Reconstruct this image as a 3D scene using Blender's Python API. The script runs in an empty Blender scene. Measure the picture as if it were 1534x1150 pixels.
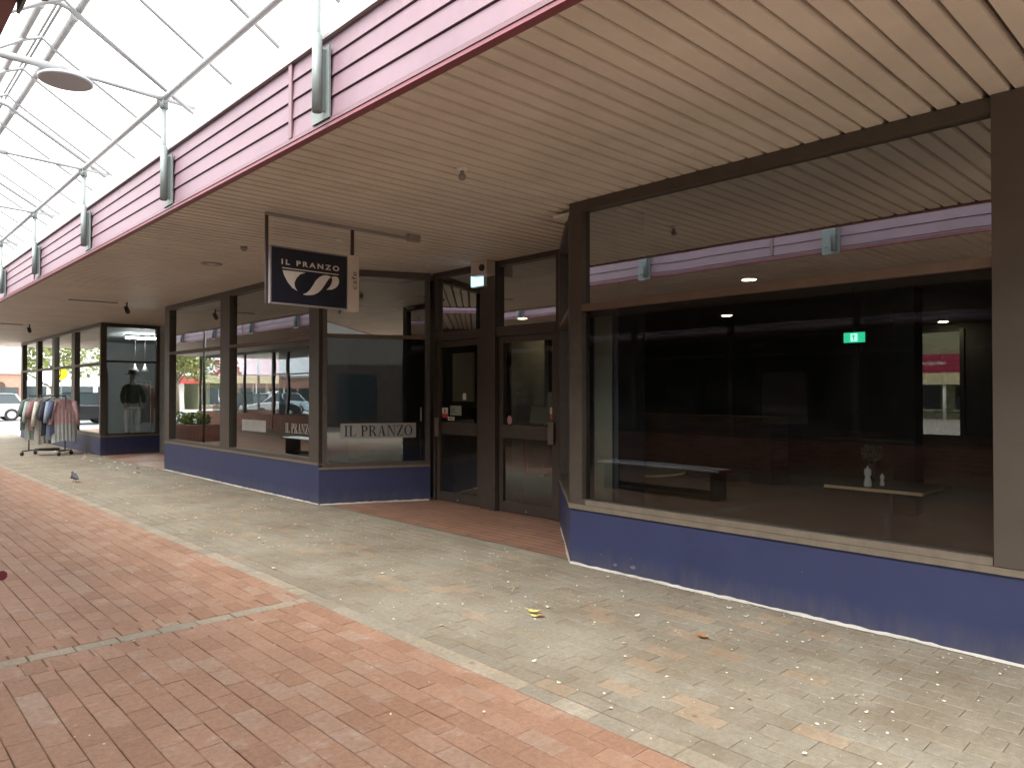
import bpy, math, random
from mathutils import Vector, Matrix
R = math.radians
S = bpy.context.scene
COL = S.collection
rnd = random.Random(7)

# ------------------------------------------------------------------ camera, world, sun, exposure
cam = bpy.data.cameras.new("camera"); cam_o = bpy.data.objects.new("camera", cam); COL.objects.link(cam_o)
cam.sensor_width = 36.0; cam.lens = 36.0*1083.56/1534.0; cam.clip_start = 0.05; cam.clip_end = 3000
cam_o.location = (0, 0, 1.5)
cam_o.rotation_euler = (R(90+0.6758), 0, -0.757139)
S.camera = cam_o

SUN_EL, SUN_ROT = R(54), R(262)
w = bpy.data.worlds.new("World"); S.world = w; w.use_nodes = True
nt = w.node_tree; nt.nodes.clear()
sky = nt.nodes.new('ShaderNodeTexSky'); sky.sky_type = 'NISHITA'; sky.sun_disc = False
sky.sun_elevation = SUN_EL; sky.sun_rotation = SUN_ROT; sky.dust_density = 6; sky.air_density = 1.5
hs = nt.nodes.new('ShaderNodeHueSaturation'); hs.inputs['Saturation'].default_value = 0.2
mx = nt.nodes.new('ShaderNodeMixRGB'); mx.inputs[0].default_value = 0.7; mx.inputs[2].default_value = (12, 12, 12, 1)
bg = nt.nodes.new('ShaderNodeBackground'); bg.inputs[1].default_value = 0.07
wo = nt.nodes.new('ShaderNodeOutputWorld')
nt.links.new(sky.outputs[0], hs.inputs['Color']); nt.links.new(hs.outputs[0], mx.inputs[1])
nt.links.new(mx.outputs[0], bg.inputs[0]); nt.links.new(bg.outputs[0], wo.inputs[0])
sl = bpy.data.lights.new("sun", 'SUN'); sl.energy = 1.5; sl.angle = R(50); sl.color = (1, .97, .92)
so = bpy.data.objects.new("sun", sl); COL.objects.link(so)
sd = Vector((math.sin(SUN_ROT)*math.cos(SUN_EL), math.cos(SUN_ROT)*math.cos(SUN_EL), math.sin(SUN_EL)))
so.rotation_euler = sd.to_track_quat('Z', 'Y').to_euler()
S.view_settings.view_transform = 'Standard'; S.view_settings.look = 'None'
S.view_settings.gamma = 1; S.view_settings.exposure = 2.8
S.render.engine = 'CYCLES'
S.cycles.use_denoising = True
S.cycles.max_bounces = 10; S.cycles.diffuse_bounces = 6; S.cycles.glossy_bounces = 5
S.cycles.transparent_max_bounces = 16; S.cycles.transmission_bounces = 6
S.cycles.caustics_reflective = False; S.cycles.caustics_refractive = False
S.cycles.sample_clamp_indirect = 6

# ------------------------------------------------------------------ materials
def new_mat(name):
    m = bpy.data.materials.new(name); m.use_nodes = True
    n = m.node_tree; b = n.nodes['Principled BSDF']; return m, n, b
def set_in(b, **k):
    for a, v in k.items():
        a = a.replace('_', ' ')
        if a in b.inputs: b.inputs[a].default_value = v
def mat(name, col, rough=.6, metal=0., var=.12, scale=6., bump=.0, bscale=60., spec=.5, fine=0.):
    """plain painted / coated surface with slight tonal variation, worn roughness and optional bump"""
    m, n, b = new_mat(name); L = n.links.new
    set_in(b, Roughness=rough, Metallic=metal); b.inputs['Specular IOR Level'].default_value = spec
    tc = n.nodes.new('ShaderNodeNewGeometry')
    nz = n.nodes.new('ShaderNodeTexNoise'); nz.inputs['Scale'].default_value = scale; nz.inputs['Detail'].default_value = 8
    nz.inputs['Roughness'].default_value = .65
    L(tc.outputs['Position'], nz.inputs['Vector'])
    rp = n.nodes.new('ShaderNodeValToRGB')
    lo = [max(0, c*(1-var)) for c in col]; hi = [min(1, c*(1+var)) for c in col]
    rp.color_ramp.elements[0].position = .3; rp.color_ramp.elements[0].color = (*lo, 1)
    rp.color_ramp.elements[1].position = .7; rp.color_ramp.elements[1].color = (*hi, 1)
    L(nz.outputs['Fac'], rp.inputs[0]); L(rp.outputs[0], b.inputs['Base Color'])
    mr = n.nodes.new('ShaderNodeMapRange'); mr.inputs['To Min'].default_value = max(.02, rough-.1); mr.inputs['To Max'].default_value = min(1, rough+.1)
    L(nz.outputs['Fac'], mr.inputs['Value']); L(mr.outputs[0], b.inputs['Roughness'])
    if bump:
        n2 = n.nodes.new('ShaderNodeTexNoise'); n2.inputs['Scale'].default_value = bscale; n2.inputs['Detail'].default_value = 6
        L(tc.outputs['Position'], n2.inputs['Vector'])
        bp = n.nodes.new('ShaderNodeBump'); bp.inputs['Strength'].default_value = bump; bp.inputs['Distance'].default_value = .01
        L(n2.outputs['Fac'], bp.inputs['Height']); L(bp.outputs[0], b.inputs['Normal'])
    return m
def emis(name, col, s):
    m, n, b = new_mat(name); set_in(b, Base_Color=(*col, 1))
    b.inputs['Emission Color'].default_value = (*col, 1); b.inputs['Emission Strength'].default_value = s
    return m
def glass(name, tint=(.86, .9, .88), ior=1.52, gain=1.15, dirt=.004):
    """one sheet of window glass: both faces' Fresnel reflection over a tinted clear view"""
    m = bpy.data.materials.new(name); m.use_nodes = True; n = m.node_tree; n.nodes.clear(); L = n.links.new
    out = n.nodes.new('ShaderNodeOutputMaterial')
    tr = n.nodes.new('ShaderNodeBsdfTransparent'); tr.inputs[0].default_value = (*tint, 1)
    gl = n.nodes.new('ShaderNodeBsdfGlossy'); gl.inputs['Roughness'].default_value = 0.0; gl.inputs[0].default_value = (.92, .98, 1, 1)
    fr = n.nodes.new('ShaderNodeFresnel'); fr.inputs[0].default_value = ior
    m1 = n.nodes.new('ShaderNodeMath'); m1.operation = 'MULTIPLY'; m1.inputs[1].default_value = 2*gain
    m2 = n.nodes.new('ShaderNodeMath'); m2.operation = 'ADD'; m2.inputs[1].default_value = 1
    m3 = n.nodes.new('ShaderNodeMath'); m3.operation = 'DIVIDE'; m3.use_clamp = True
    L(fr.outputs[0], m1.inputs[0]); L(fr.outputs[0], m2.inputs[0]); L(m1.outputs[0], m3.inputs[0]); L(m2.outputs[0], m3.inputs[1])
    mix = n.nodes.new('ShaderNodeMixShader'); L(m3.outputs[0], mix.inputs[0]); L(tr.outputs[0], mix.inputs[1]); L(gl.outputs[0], mix.inputs[2])
    # very slight waviness and a film of dust
    tc = n.nodes.new('ShaderNodeNewGeometry'); nz = n.nodes.new('ShaderNodeTexNoise'); nz.inputs['Scale'].default_value = 1.3; nz.inputs['Detail'].default_value = 1
    L(tc.outputs['Position'], nz.inputs['Vector'])
    bp = n.nodes.new('ShaderNodeBump'); bp.inputs['Strength'].default_value = .012; bp.inputs['Distance'].default_value = .1
    L(nz.outputs['Fac'], bp.inputs['Height']); L(bp.outputs[0], gl.inputs['Normal'])
    df = n.nodes.new('ShaderNodeBsdfDiffuse'); df.inputs[0].default_value = (.5, .48, .44, 1)
    nd = n.nodes.new('ShaderNodeTexNoise'); nd.inputs['Scale'].default_value = 5; nd.inputs['Detail'].default_value = 8
    L(tc.outputs['Position'], nd.inputs['Vector'])
    mr = n.nodes.new('ShaderNodeMapRange'); mr.inputs['From Min'].default_value = .4; mr.inputs['From Max'].default_value = .8
    mr.inputs['To Min'].default_value = dirt*.4; mr.inputs['To Max'].default_value = dirt*3
    L(nd.outputs['Fac'], mr.inputs['Value'])
    mx2 = n.nodes.new('ShaderNodeMixShader'); L(mr.outputs[0], mx2.inputs[0]); L(mix.outputs[0], mx2.inputs[1]); L(df.outputs[0], mx2.inputs[2])
    L(mx2.outputs[0], out.inputs[0]); return m
def brickmat(name, c1, c2, mortar, bw=.23, bh=.076, off=.5, axis='x', msize=.008, rough=.85, bump=.5):
    """brickwork on a wall or floor, in world metres; axis = which world axes carry the bond"""
    m, n, b = new_mat(name); L = n.links.new
    tc = n.nodes.new('ShaderNodeNewGeometry'); sp = n.nodes.new('ShaderNodeSeparateXYZ'); cb = n.nodes.new('ShaderNodeCombineXYZ')
    L(tc.outputs['Position'], sp.inputs[0])
    a = {'x': ('X', 'Z'), 'y': ('Y', 'Z'), 'f': ('Y', 'X'), 'g': ('X', 'Y')}[axis]
    L(sp.outputs[a[0]], cb.inputs[0]); L(sp.outputs[a[1]], cb.inputs[1])
    br = n.nodes.new('ShaderNodeTexBrick'); br.inputs['Scale'].default_value = 1; br.inputs['Brick Width'].default_value = bw
    br.inputs['Row Height'].default_value = bh; br.inputs['Mortar Size'].default_value = msize; br.inputs['Mortar Smooth'].default_value = .2
    br.offset = off; br.inputs['Color1'].default_value = (*c1, 1); br.inputs['Color2'].default_value = (*c2, 1); br.inputs['Mortar'].default_value = (*mortar, 1)
    L(cb.outputs[0], br.inputs['Vector'])
    nz = n.nodes.new('ShaderNodeTexNoise'); nz.inputs['Scale'].default_value = 3; nz.inputs['Detail'].default_value = 9; L(tc.outputs['Position'], nz.inputs['Vector'])
    mm = n.nodes.new('ShaderNodeMixRGB'); mm.blend_type = 'MULTIPLY'; mm.inputs[0].default_value = .5
    rp = n.nodes.new('ShaderNodeValToRGB'); rp.color_ramp.elements[0].position = .3; rp.color_ramp.elements[0].color = (.6, .6, .6, 1); rp.color_ramp.elements[1].position = .65
    L(nz.outputs['Fac'], rp.inputs[0]); L(br.outputs['Color'], mm.inputs[1]); L(rp.outputs[0], mm.inputs[2]); L(mm.outputs[0], b.inputs['Base Color'])
    set_in(b, Roughness=rough)
    bp = n.nodes.new('ShaderNodeBump'); bp.invert = True; bp.inputs['Strength'].default_value = bump; bp.inputs['Distance'].default_value = .006
    L(br.outputs['Fac'], bp.inputs['Height']); L(bp.outputs[0], b.inputs['Normal'])
    return m
def paver_mat(name, ramp, stain=(.6, .55, .5), pale=None, rough=.8):
    """pavers: each paver carries its own random tint (mesh attribute) picked from a ramp, plus grain, stains and wear"""
    m, n, b = new_mat(name); L = n.links.new
    at = n.nodes.new('ShaderNodeAttribute'); at.attribute_name = 'tint'
    sp = n.nodes.new('ShaderNodeSeparateColor'); L(at.outputs['Color'], sp.inputs[0])
    rp = n.nodes.new('ShaderNodeValToRGB'); e = rp.color_ramp.elements
    while len(e) < len(ramp): e.new(.5)
    for i, (p, c) in enumerate(ramp): e[i].position = p; e[i].color = (*c, 1)
    tc = n.nodes.new('ShaderNodeNewGeometry')
    def noise(sc, det, ro=.6):
        z = n.nodes.new('ShaderNodeTexNoise'); z.inputs['Scale'].default_value = sc; z.inputs['Detail'].default_value = det; z.inputs['Roughness'].default_value = ro
        L(tc.outputs['Position'], z.inputs['Vector']); return z
    a = noise(14, 6); ad = n.nodes.new('ShaderNodeMath'); ad.operation = 'MULTIPLY_ADD'; ad.inputs[1].default_value = .5; 
    sb = n.nodes.new('ShaderNodeMath'); sb.operation = 'SUBTRACT'; sb.inputs[1].default_value = .25
    L(a.outputs['Fac'], ad.inputs[0]); L(sp.outputs[0], ad.inputs[2]); L(ad.outputs[0], sb.inputs[0]); L(sb.outputs[0], rp.inputs[0])
    # large soft stains
    s1 = noise(1.1, 7, .7); r1 = n.nodes.new('ShaderNodeValToRGB'); r1.color_ramp.elements[0].position = .32; r1.color_ramp.elements[0].color = (*stain, 1)
    r1.color_ramp.elements[1].position = .58; r1.color_ramp.elements[1].color = (1, 1, 1, 1); L(s1.outputs['Fac'], r1.inputs[0])
    m1 = n.nodes.new('ShaderNodeMixRGB'); m1.blend_type = 'MULTIPLY'; m1.inputs[0].default_value = .8; L(rp.outputs[0], m1.inputs[1]); L(r1.outputs[0], m1.inputs[2])
    # scuffed pale patches
    s2 = noise(4.5, 10, .7); r2 = n.nodes.new('ShaderNodeValToRGB'); r2.color_ramp.elements[0].position = .57; r2.color_ramp.elements[0].color = (0, 0, 0, 1)
    r2.color_ramp.elements[1].position = .72; r2.color_ramp.elements[1].color = (.55, .55, .55, 1); L(s2.outputs['Fac'], r2.inputs[0])
    m2 = n.nodes.new('ShaderNodeMixRGB'); L(r2.outputs[0], m2.inputs[0]); L(m1.outputs[0], m2.inputs[1]); m2.inputs[2].default_value = (*(pale or (.6, .5, .42)), 1)
    # fine grain speckle
    s3 = noise(160, 3); r3 = n.nodes.new('ShaderNodeMapRange'); r3.inputs['To Min'].default_value = .7; r3.inputs['To Max'].default_value = 1.3; L(s3.outputs['Fac'], r3.inputs['Value'])
    m3 = n.nodes.new('ShaderNodeMixRGB'); m3.blend_type = 'MULTIPLY'; m3.inputs[0].default_value = 1; L(m2.outputs[0], m3.inputs[1]); L(r3.outputs[0], m3.inputs[2])
    # blotchy grain within each paver, and small dark gum and oil spots
    s5 = noise(34, 9, .75); r5_ = n.nodes.new('ShaderNodeMapRange'); r5_.inputs['From Min'].default_value = .3; r5_.inputs['From Max'].default_value = .7; r5_.inputs['To Min'].default_value = .74; r5_.inputs['To Max'].default_value = 1.22; L(s5.outputs['Fac'], r5_.inputs['Value'])
    m5 = n.nodes.new('ShaderNodeMixRGB'); m5.blend_type = 'MULTIPLY'; m5.inputs[0].default_value = 1; L(m3.outputs[0], m5.inputs[1]); L(r5_.outputs[0], m5.inputs[2])
    vo = n.nodes.new('ShaderNodeTexVoronoi'); vo.inputs['Scale'].default_value = 3.2; L(tc.outputs['Position'], vo.inputs['Vector'])
    r6 = n.nodes.new('ShaderNodeMapRange'); r6.inputs['From Min'].default_value = .03; r6.inputs['From Max'].default_value = .07; r6.inputs['To Min'].default_value = .62; r6.inputs['To Max'].default_value = 1; L(vo.outputs['Distance'], r6.inputs['Value'])
    m6 = n.nodes.new('ShaderNodeMixRGB'); m6.blend_type = 'MULTIPLY'; m6.inputs[0].default_value = 1; L(m5.outputs[0], m6.inputs[1]); L(r6.outputs[0], m6.inputs[2])
    L(m6.outputs[0], b.inputs['Base Color'])
    mr = n.nodes.new('ShaderNodeMapRange'); mr.inputs['To Min'].default_value = rough-.22; mr.inputs['To Max'].default_value = rough+.1; L(s1.outputs['Fac'], mr.inputs['Value']); L(mr.outputs[0], b.inputs['Roughness'])
    bp = n.nodes.new('ShaderNodeBump'); bp.inputs['Strength'].default_value = .35; bp.inputs['Distance'].default_value = .004
    n4 = noise(45, 8); L(n4.outputs['Fac'], bp.inputs['Height']); L(bp.outputs[0], b.inputs['Normal'])
    return m

M = {}
M['soffit'] = mat('soffit_paint', (.67, .61, .55), .55, var=.13, scale=1.1, bump=.04)
M['soffit_groove'] = mat('soffit_groove_shade', (.09, .075, .065), .8, var=.2)  # groove backs coloured dark to deepen the shade in them
M['pink'] = mat('faded_maroon_cladding', (.185, .118, .145), .5, var=.12, scale=3)
M['maroon_trim'] = mat('maroon_trim', (.22, .07, .09), .5, var=.12)
M['pinktrim'] = mat('pale_maroon_trim', (.16, .085, .10), .4, var=.08)
M['gutter'] = mat('grey_gutter', (.30, .28, .28), .5)
M['galv'] = mat('galvanised_steel', (.17, .20, .195), .5, metal=.1, var=.12, scale=20)
M['tube'] = mat('grey_painted_tube', (.32, .335, .34), .45, metal=.1, var=.08, scale=9)
M['frame'] = mat('bronze_frame', (.088, .073, .061), .42, metal=.25, var=.14, scale=10)
M['bar'] = mat('brown_transom', (.15, .105, .08), .5, metal=.1, var=.12, scale=10)
M['frame_lt'] = mat('worn_bronze_sill', (.195, .165, .127), .5, metal=.1, var=.16, scale=12)
M['door'] = mat('bronze_door_frame', (.085, .07, .06), .40, metal=.25, var=.14, scale=8)
M["pier"] = mat("taupe_pier_paint", (.08, .066, .053), .5, var=.1, scale=3)
M['blue'] = mat('navy_plinth_paint', (.034, .043, .112), .5, var=.10, scale=2.5, bump=.12, bscale=14)
def weather(m, h0, h1, col, amt, streak=14.):
    """dirt with its own shape: splash marks low on the wall and faint runs"""
    n = m.node_tree; L = n.links.new; b = n.nodes['Principled BSDF']; src = b.inputs['Base Color'].links[0].from_socket
    g = n.nodes.new('ShaderNodeNewGeometry'); sp = n.nodes.new('ShaderNodeSeparateXYZ'); L(g.outputs['Position'], sp.inputs[0])
    mp = n.nodes.new('ShaderNodeMapping'); mp.inputs['Scale'].default_value = (streak, streak, streak*.25); L(g.outputs['Position'], mp.inputs[0])
    nz = n.nodes.new('ShaderNodeTexNoise'); nz.inputs['Scale'].default_value = 1; nz.inputs['Detail'].default_value = 9; nz.inputs['Roughness'].default_value = .7; L(mp.outputs[0], nz.inputs['Vector'])
    mr = n.nodes.new('ShaderNodeMapRange'); mr.inputs['From Min'].default_value = h1; mr.inputs['From Max'].default_value = h0; L(sp.outputs[2], mr.inputs['Value'])
    ml = n.nodes.new('ShaderNodeMath'); ml.operation = 'MULTIPLY'; L(nz.outputs['Fac'], ml.inputs[0]); L(mr.outputs[0], ml.inputs[1])
    r2 = n.nodes.new('ShaderNodeMapRange'); r2.inputs['From Min'].default_value = .22; r2.inputs['From Max'].default_value = .62; r2.inputs['To Max'].default_value = amt; L(ml.outputs[0], r2.inputs['Value'])
    mx = n.nodes.new('ShaderNodeMixRGB'); L(r2.outputs[0], mx.inputs[0]); L(src, mx.inputs[1]); mx.inputs[2].default_value = (*col, 1); L(mx.outputs[0], b.inputs['Base Color'])
weather(M['blue'], -.02, .34, (.12, .115, .12), .6)
weather(M['pink'], 3.8, 3.1, (.07, .045, .055), .35, 9.)
M['caulk'] = mat('white_paint_line', (.56, .54, .49), .7, var=.1)
M['glass'] = glass('window_glass')
M['glass_up'] = glass('boosted_upper_glass', tint=(.62,.65,.63), gain=4.6)  # reflection raised above clear glass to brighten the upper panes
M['glass_d'] = glass('door_glass', tint=(.8, .84, .82), dirt=.015)
M['glass_far'] = glass('shop_glass', dirt=.004, gain=1.9)
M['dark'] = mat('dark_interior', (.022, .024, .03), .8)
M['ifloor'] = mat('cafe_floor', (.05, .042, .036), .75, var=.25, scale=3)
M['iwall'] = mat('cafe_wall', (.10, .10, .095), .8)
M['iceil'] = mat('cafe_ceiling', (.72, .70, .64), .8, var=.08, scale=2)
M['ipier'] = mat('interior_pier', (.06, .07, .09), .6)
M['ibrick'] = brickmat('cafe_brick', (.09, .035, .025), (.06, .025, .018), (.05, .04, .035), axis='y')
M['brick_y'] = brickmat('dado_brick_y', (.30, .11, .07), (.22, .08, .05), (.25, .2, .17), axis='y')
M['brick_x'] = brickmat('dado_brick_x', (.30, .11, .07), (.22, .08, .05), (.25, .2, .17), axis='x')
M['tile'] = brickmat('recess_tile', (.44, .23, .15), (.36, .20, .135), (.13, .09, .07), bw=.9, bh=.115, axis='f', msize=.010, rough=.5, bump=.8)
M['bed'] = mat('joint_sand', (.26, .205, .155), .95, var=.2, scale=30)
M['red'] = paver_mat('red_pavers', [(0, (.34, .19, .122)), (.35, (.385, .222, .145)), (.65, (.41, .24, .16)), (.85, (.40, .255, .18)), (1, (.43, .30, .225))], stain=(.80, .77, .74), pale=(.55, .44, .38))
M['grey'] = paver_mat('grey_pavers', [(0, (.25, .215, .163)), (.35, (.295, .257, .193)), (.6, (.285, .26, .205)), (.85, (.315, .27, .20)), (1, (.35, .27, .19))], stain=(.66, .58, .50), pale=(.40, .36, .29))
M['edge'] = paver_mat('edge_pavers', [(0, (.29, .255, .20)), (.5, (.35, .31, .24)), (1, (.41, .335, .25))], stain=(.75, .7, .62), pale=(.55, .5, .42))
M['farpave'] = brickmat('far_paving', (.40, .30, .24), (.34, .25, .2), (.25, .2, .16), bw=.23, bh=.115, axis='f', bump=.2)
M['ground'] = mat('concrete_ground', (.42, .40, .37), .85, var=.12, scale=1.5)
M['asphalt'] = mat('asphalt', (.16, .16, .16), .85, var=.2, scale=4)
M['line'] = mat('road_marking', (.75, .75, .73), .7)
M['white'] = mat('white_plastic', (.78, .77, .74), .45, var=.03)
M['cream'] = mat('cream_panel', (.62, .55, .50), .5, var=.05)
M['navy'] = mat('sign_navy', (.006, .008, .020), .4, var=.1)
M['black'] = mat('black_metal', (.025, .023, .025), .5)
M['darkbrown'] = mat('dark_brown_metal', (.06, .035, .035), .5)
M['signwhite'] = mat('sign_white', (.72, .68, .63), .5, var=.03)
M['decal'] = mat('frosted_decal', (.34, .34, .33), .6, var=.04)
M['ink'] = mat('black_ink', (.02, .02, .022), .6)
M['decal_lt'] = mat('pale_lettering', (.42, .40, .36), .6)
M['red_s'] = mat('red_sticker', (.55, .06, .06), .5)
M['pink_s'] = mat('pink_sticker', (.55, .28, .33), .5)
M['green_s'] = mat('green_paper', (.30, .36, .30), .7)
M['wood'] = mat('pale_wood', (.74, .52, .29), .5, var=.15, scale=12)
M['slab'] = mat('bench_slab', (.88, .90, .92), .15, var=.03, spec=1.0)
M['endred'] = mat('bench_end_maroon', (.16, .02, .035), .4)
M['greenp'] = mat('green_bottle', (.10, .42, .22), .35)
M['lampglow'] = emis('downlight_glow', (1, .80, .42), 10)
M['tubeglow'] = emis('tube_glow', (.95, 1, 1), 70)
M['exit'] = emis('exit_green', (.02, .42, .22), .24)
M['exitw'] = emis('exit_white', (.5, 1, .8), .22)
M['blueglow'] = emis('small_blue_glow', (.35, .62, .80), .35)
M['grass'] = mat('shrub_leaf', (.16, .22, .04), .6, var=.4, scale=9)
M['leafg'] = mat('tree_leaf', (.20, .22, .06), .6, var=.45, scale=3)
M['bark'] = mat('bark', (.14, .11, .08), .9, bump=.5, bscale=20)
M['tyre'] = mat('tyre', (.02, .02, .02), .8)
M['rim'] = mat('alloy', (.5, .5, .5), .3, metal=.8)
M['cglass'] = mat('car_window', (.03, .04, .045), .08, var=.05)
M['skin'] = mat('mannequin_skin', (.48, .42, .38), .5, var=.03)

M['redwood'] = mat('red_stained_wood', (.42, .10, .08), .5)
M['dwood'] = mat('dark_stained_wood', (.05, .036, .03), .75)

# ------------------------------------------------------------------ mesh helpers
class MB:
    def __init__(s): s.v = []; s.f = []; s.sm = []
    def add(s, vs, fs, smooth=False):
        k = len(s.v); s.v += [tuple(p) for p in vs]; s.f += [tuple(i+k for i in f) for f in fs]; s.sm += [smooth]*len(fs); return s
    def box(s, x0, y0, z0, x1, y1, z1):
        x0, x1 = sorted((x0, x1)); y0, y1 = sorted((y0, y1)); z0, z1 = sorted((z0, z1))
        return s.add([(x0,y0,z0),(x1,y0,z0),(x1,y1,z0),(x0,y1,z0),(x0,y0,z1),(x1,y0,z1),(x1,y1,z1),(x0,y1,z1)],
                     [(0,3,2,1),(4,5,6,7),(0,1,5,4),(1,2,6,5),(2,3,7,6),(3,0,4,7)])
    def bar(s, a, b, z0, z1, t0, t1):
        """upright wall piece from plan point a to b, between z0 and z1, offset t0..t1 to the left of a->b"""
        a = Vector(a); b = Vector(b); d = (b-a).normalized(); n = Vector((-d.y, d.x))
        q = [a+n*t0, b+n*t0, b+n*t1, a+n*t1]
        if t1 < t0: q = q[::-1]
        vs = [(p.x, p.y, z0) for p in q]+[(p.x, p.y, z1) for p in q]
        return s.add(vs, [(0,3,2,1),(4,5,6,7),(0,1,5,4),(1,2,6,5),(2,3,7,6),(3,0,4,7)])
    def quad(s, *p): return s.add(p, [(0,1,2,3)])
    def tube(s, pts, r, n=10, cap=True):
        pts = [Vector(p) for p in pts]; rings = []; rr = r if isinstance(r, (list, tuple)) else [r]*len(pts)
        up = Vector((0,0,1)); t0 = (pts[1]-pts[0]).normalized()
        if abs(t0.dot(up)) > .95: up = Vector((1,0,0))
        a = t0.cross(up).normalized()
        vs = []
        for i, p in enumerate(pts):
            t = (pts[min(i+1, len(pts)-1)]-pts[max(i-1, 0)]).normalized()
            a = (a - t*a.dot(t)).normalized(); b = t.cross(a)
            for k in range(n):
                q = 2*math.pi*k/n; vs.append(p+(a*math.cos(q)+b*math.sin(q))*rr[i])
        fs = []
        for i in range(len(pts)-1):
            for k in range(n): fs.append((i*n+k, i*n+(k+1)%n, (i+1)*n+(k+1)%n, (i+1)*n+k))
        s.add(vs, fs, True)
        if cap:
            k0 = len(s.v)-len(vs)
            s.f += [tuple(k0+i for i in range(n))[::-1], tuple(k0+(len(pts)-1)*n+i for i in range(n))]; s.sm += [False, False]
        return s
    def lathe(s, prof, c, n=20):
        """prof = [(r,z)...] about a vertical axis through c"""
        vs = []
        for r, z in prof:
            for k in range(n):
                q = 2*math.pi*k/n; vs.append((c[0]+r*math.cos(q), c[1]+r*math.sin(q), c[2]+z))
        fs = [(i*n+k, i*n+(k+1)%n, (i+1)*n+(k+1)%n, (i+1)*n+k) for i in range(len(prof)-1) for k in range(n)]
        s.add(vs, fs, True); k0 = len(s.v)-len(vs)
        s.f += [tuple(k0+i for i in range(n))[::-1], tuple(k0+(len(prof)-1)*n+i for i in range(n))]; s.sm += [False]*2
        return s
    def prism(s, poly, fn, d0, d1):
        """poly of 2-D points -> 3-D by fn(u,v,d); closed solid between depths d0 and d1"""
        n = len(poly); vs = [fn(u, v, d0) for u, v in poly]+[fn(u, v, d1) for u, v in poly]
        fs = [tuple(range(n))[::-1], tuple(range(n, 2*n))]+[(i, (i+1) % n, n+(i+1) % n, n+i) for i in range(n)]
        return s.add(vs, fs)
    def ball(s, c, r, n=12, m=8):
        rx, ry, rz = r if isinstance(r, (tuple, list)) else (r, r, r)
        vs = []
        for i in range(m+1):
            t = math.pi*i/m
            for k in range(n):
                q = 2*math.pi*k/n; vs.append((c[0]+rx*math.sin(t)*math.cos(q), c[1]+ry*math.sin(t)*math.sin(q), c[2]+rz*math.cos(t)))
        return s.add(vs, [(i*n+k, (i+1)*n+k, (i+1)*n+(k+1)%n, i*n+(k+1)%n) for i in range(m) for k in range(n)], True)
    def build(s, name, m, parent=None, off=(0,0,0), bevel=0):
        me = bpy.data.meshes.new(name)
        me.from_pydata([(p[0]-off[0], p[1]-off[1], p[2]-off[2]) for p in s.v], [], s.f)
        me.polygons.foreach_set('use_smooth', s.sm); me.materials.append(m); me.update()
        o = bpy.data.objects.new(name, me); COL.objects.link(o)
        if parent: o.parent = parent
        if bevel:
            b = o.modifiers.new('bevel', 'BEVEL'); b.width = bevel; b.segments = 2; b.limit_method = 'ANGLE'; b.angle_limit = R(40)
        return o
def tag(o, label=None, cat=None, group=None, kind=None):
    if label: o['label'] = label
    if cat: o['category'] = cat
    if group: o['group'] = group
    if kind: o['kind'] = kind
    return o
def thing(name, loc, label, cat, group=None):
    o = bpy.data.objects.new(name, None); o.empty_display_size = .2; COL.objects.link(o); o.location = loc
    return tag(o, label, cat, group)
def L3(o):
    p = o
    while p.parent: p = p.parent
    return tuple(p.location)
def part(mb, name, m, parent, bevel=0): return mb.build(name, m, parent, L3(parent), bevel)
def copy_tree(o, parent=None):
    c = o.copy(); COL.objects.link(c); c.parent = parent
    for ch in list(o.children): copy_tree(ch, c)
    return c
def struct(mb, name, m, bevel=0): return tag(mb.build(name, m, None, (0,0,0), bevel), kind='structure')

def text_mesh(txt, size, fn, depth=.002, spacing=1., bold=0.):
    """flat lettering as mesh; fn(u,v,d) places it. returns MB and width"""
    cu = bpy.data.curves.new('lettering', 'FONT'); cu.body = txt; cu.size = size; cu.space_character = spacing; cu.offset = bold; cu.extrude = 0
    ob = bpy.data.objects.new('lettering', cu); COL.objects.link(ob)
    dg = bpy.context.evaluated_depsgraph_get(); me = bpy.data.meshes.new_from_object(ob.evaluated_get(dg))
    vs = [(v.co.x, v.co.y) for v in me.vertices]; fs = [tuple(p.vertices) for p in me.polygons]
    bpy.data.objects.remove(ob); bpy.data.curves.remove(cu); bpy.data.meshes.remove(me)
    x0 = min(v[0] for v in vs); x1 = max(v[0] for v in vs); y0 = min(v[1] for v in vs); y1 = max(v[1] for v in vs)
    mb = MB(); mb.add([fn((v[0]-x0)/(x1-x0), (v[1]-y0)/(y1-y0), depth) for v in vs], fs); return mb

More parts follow.
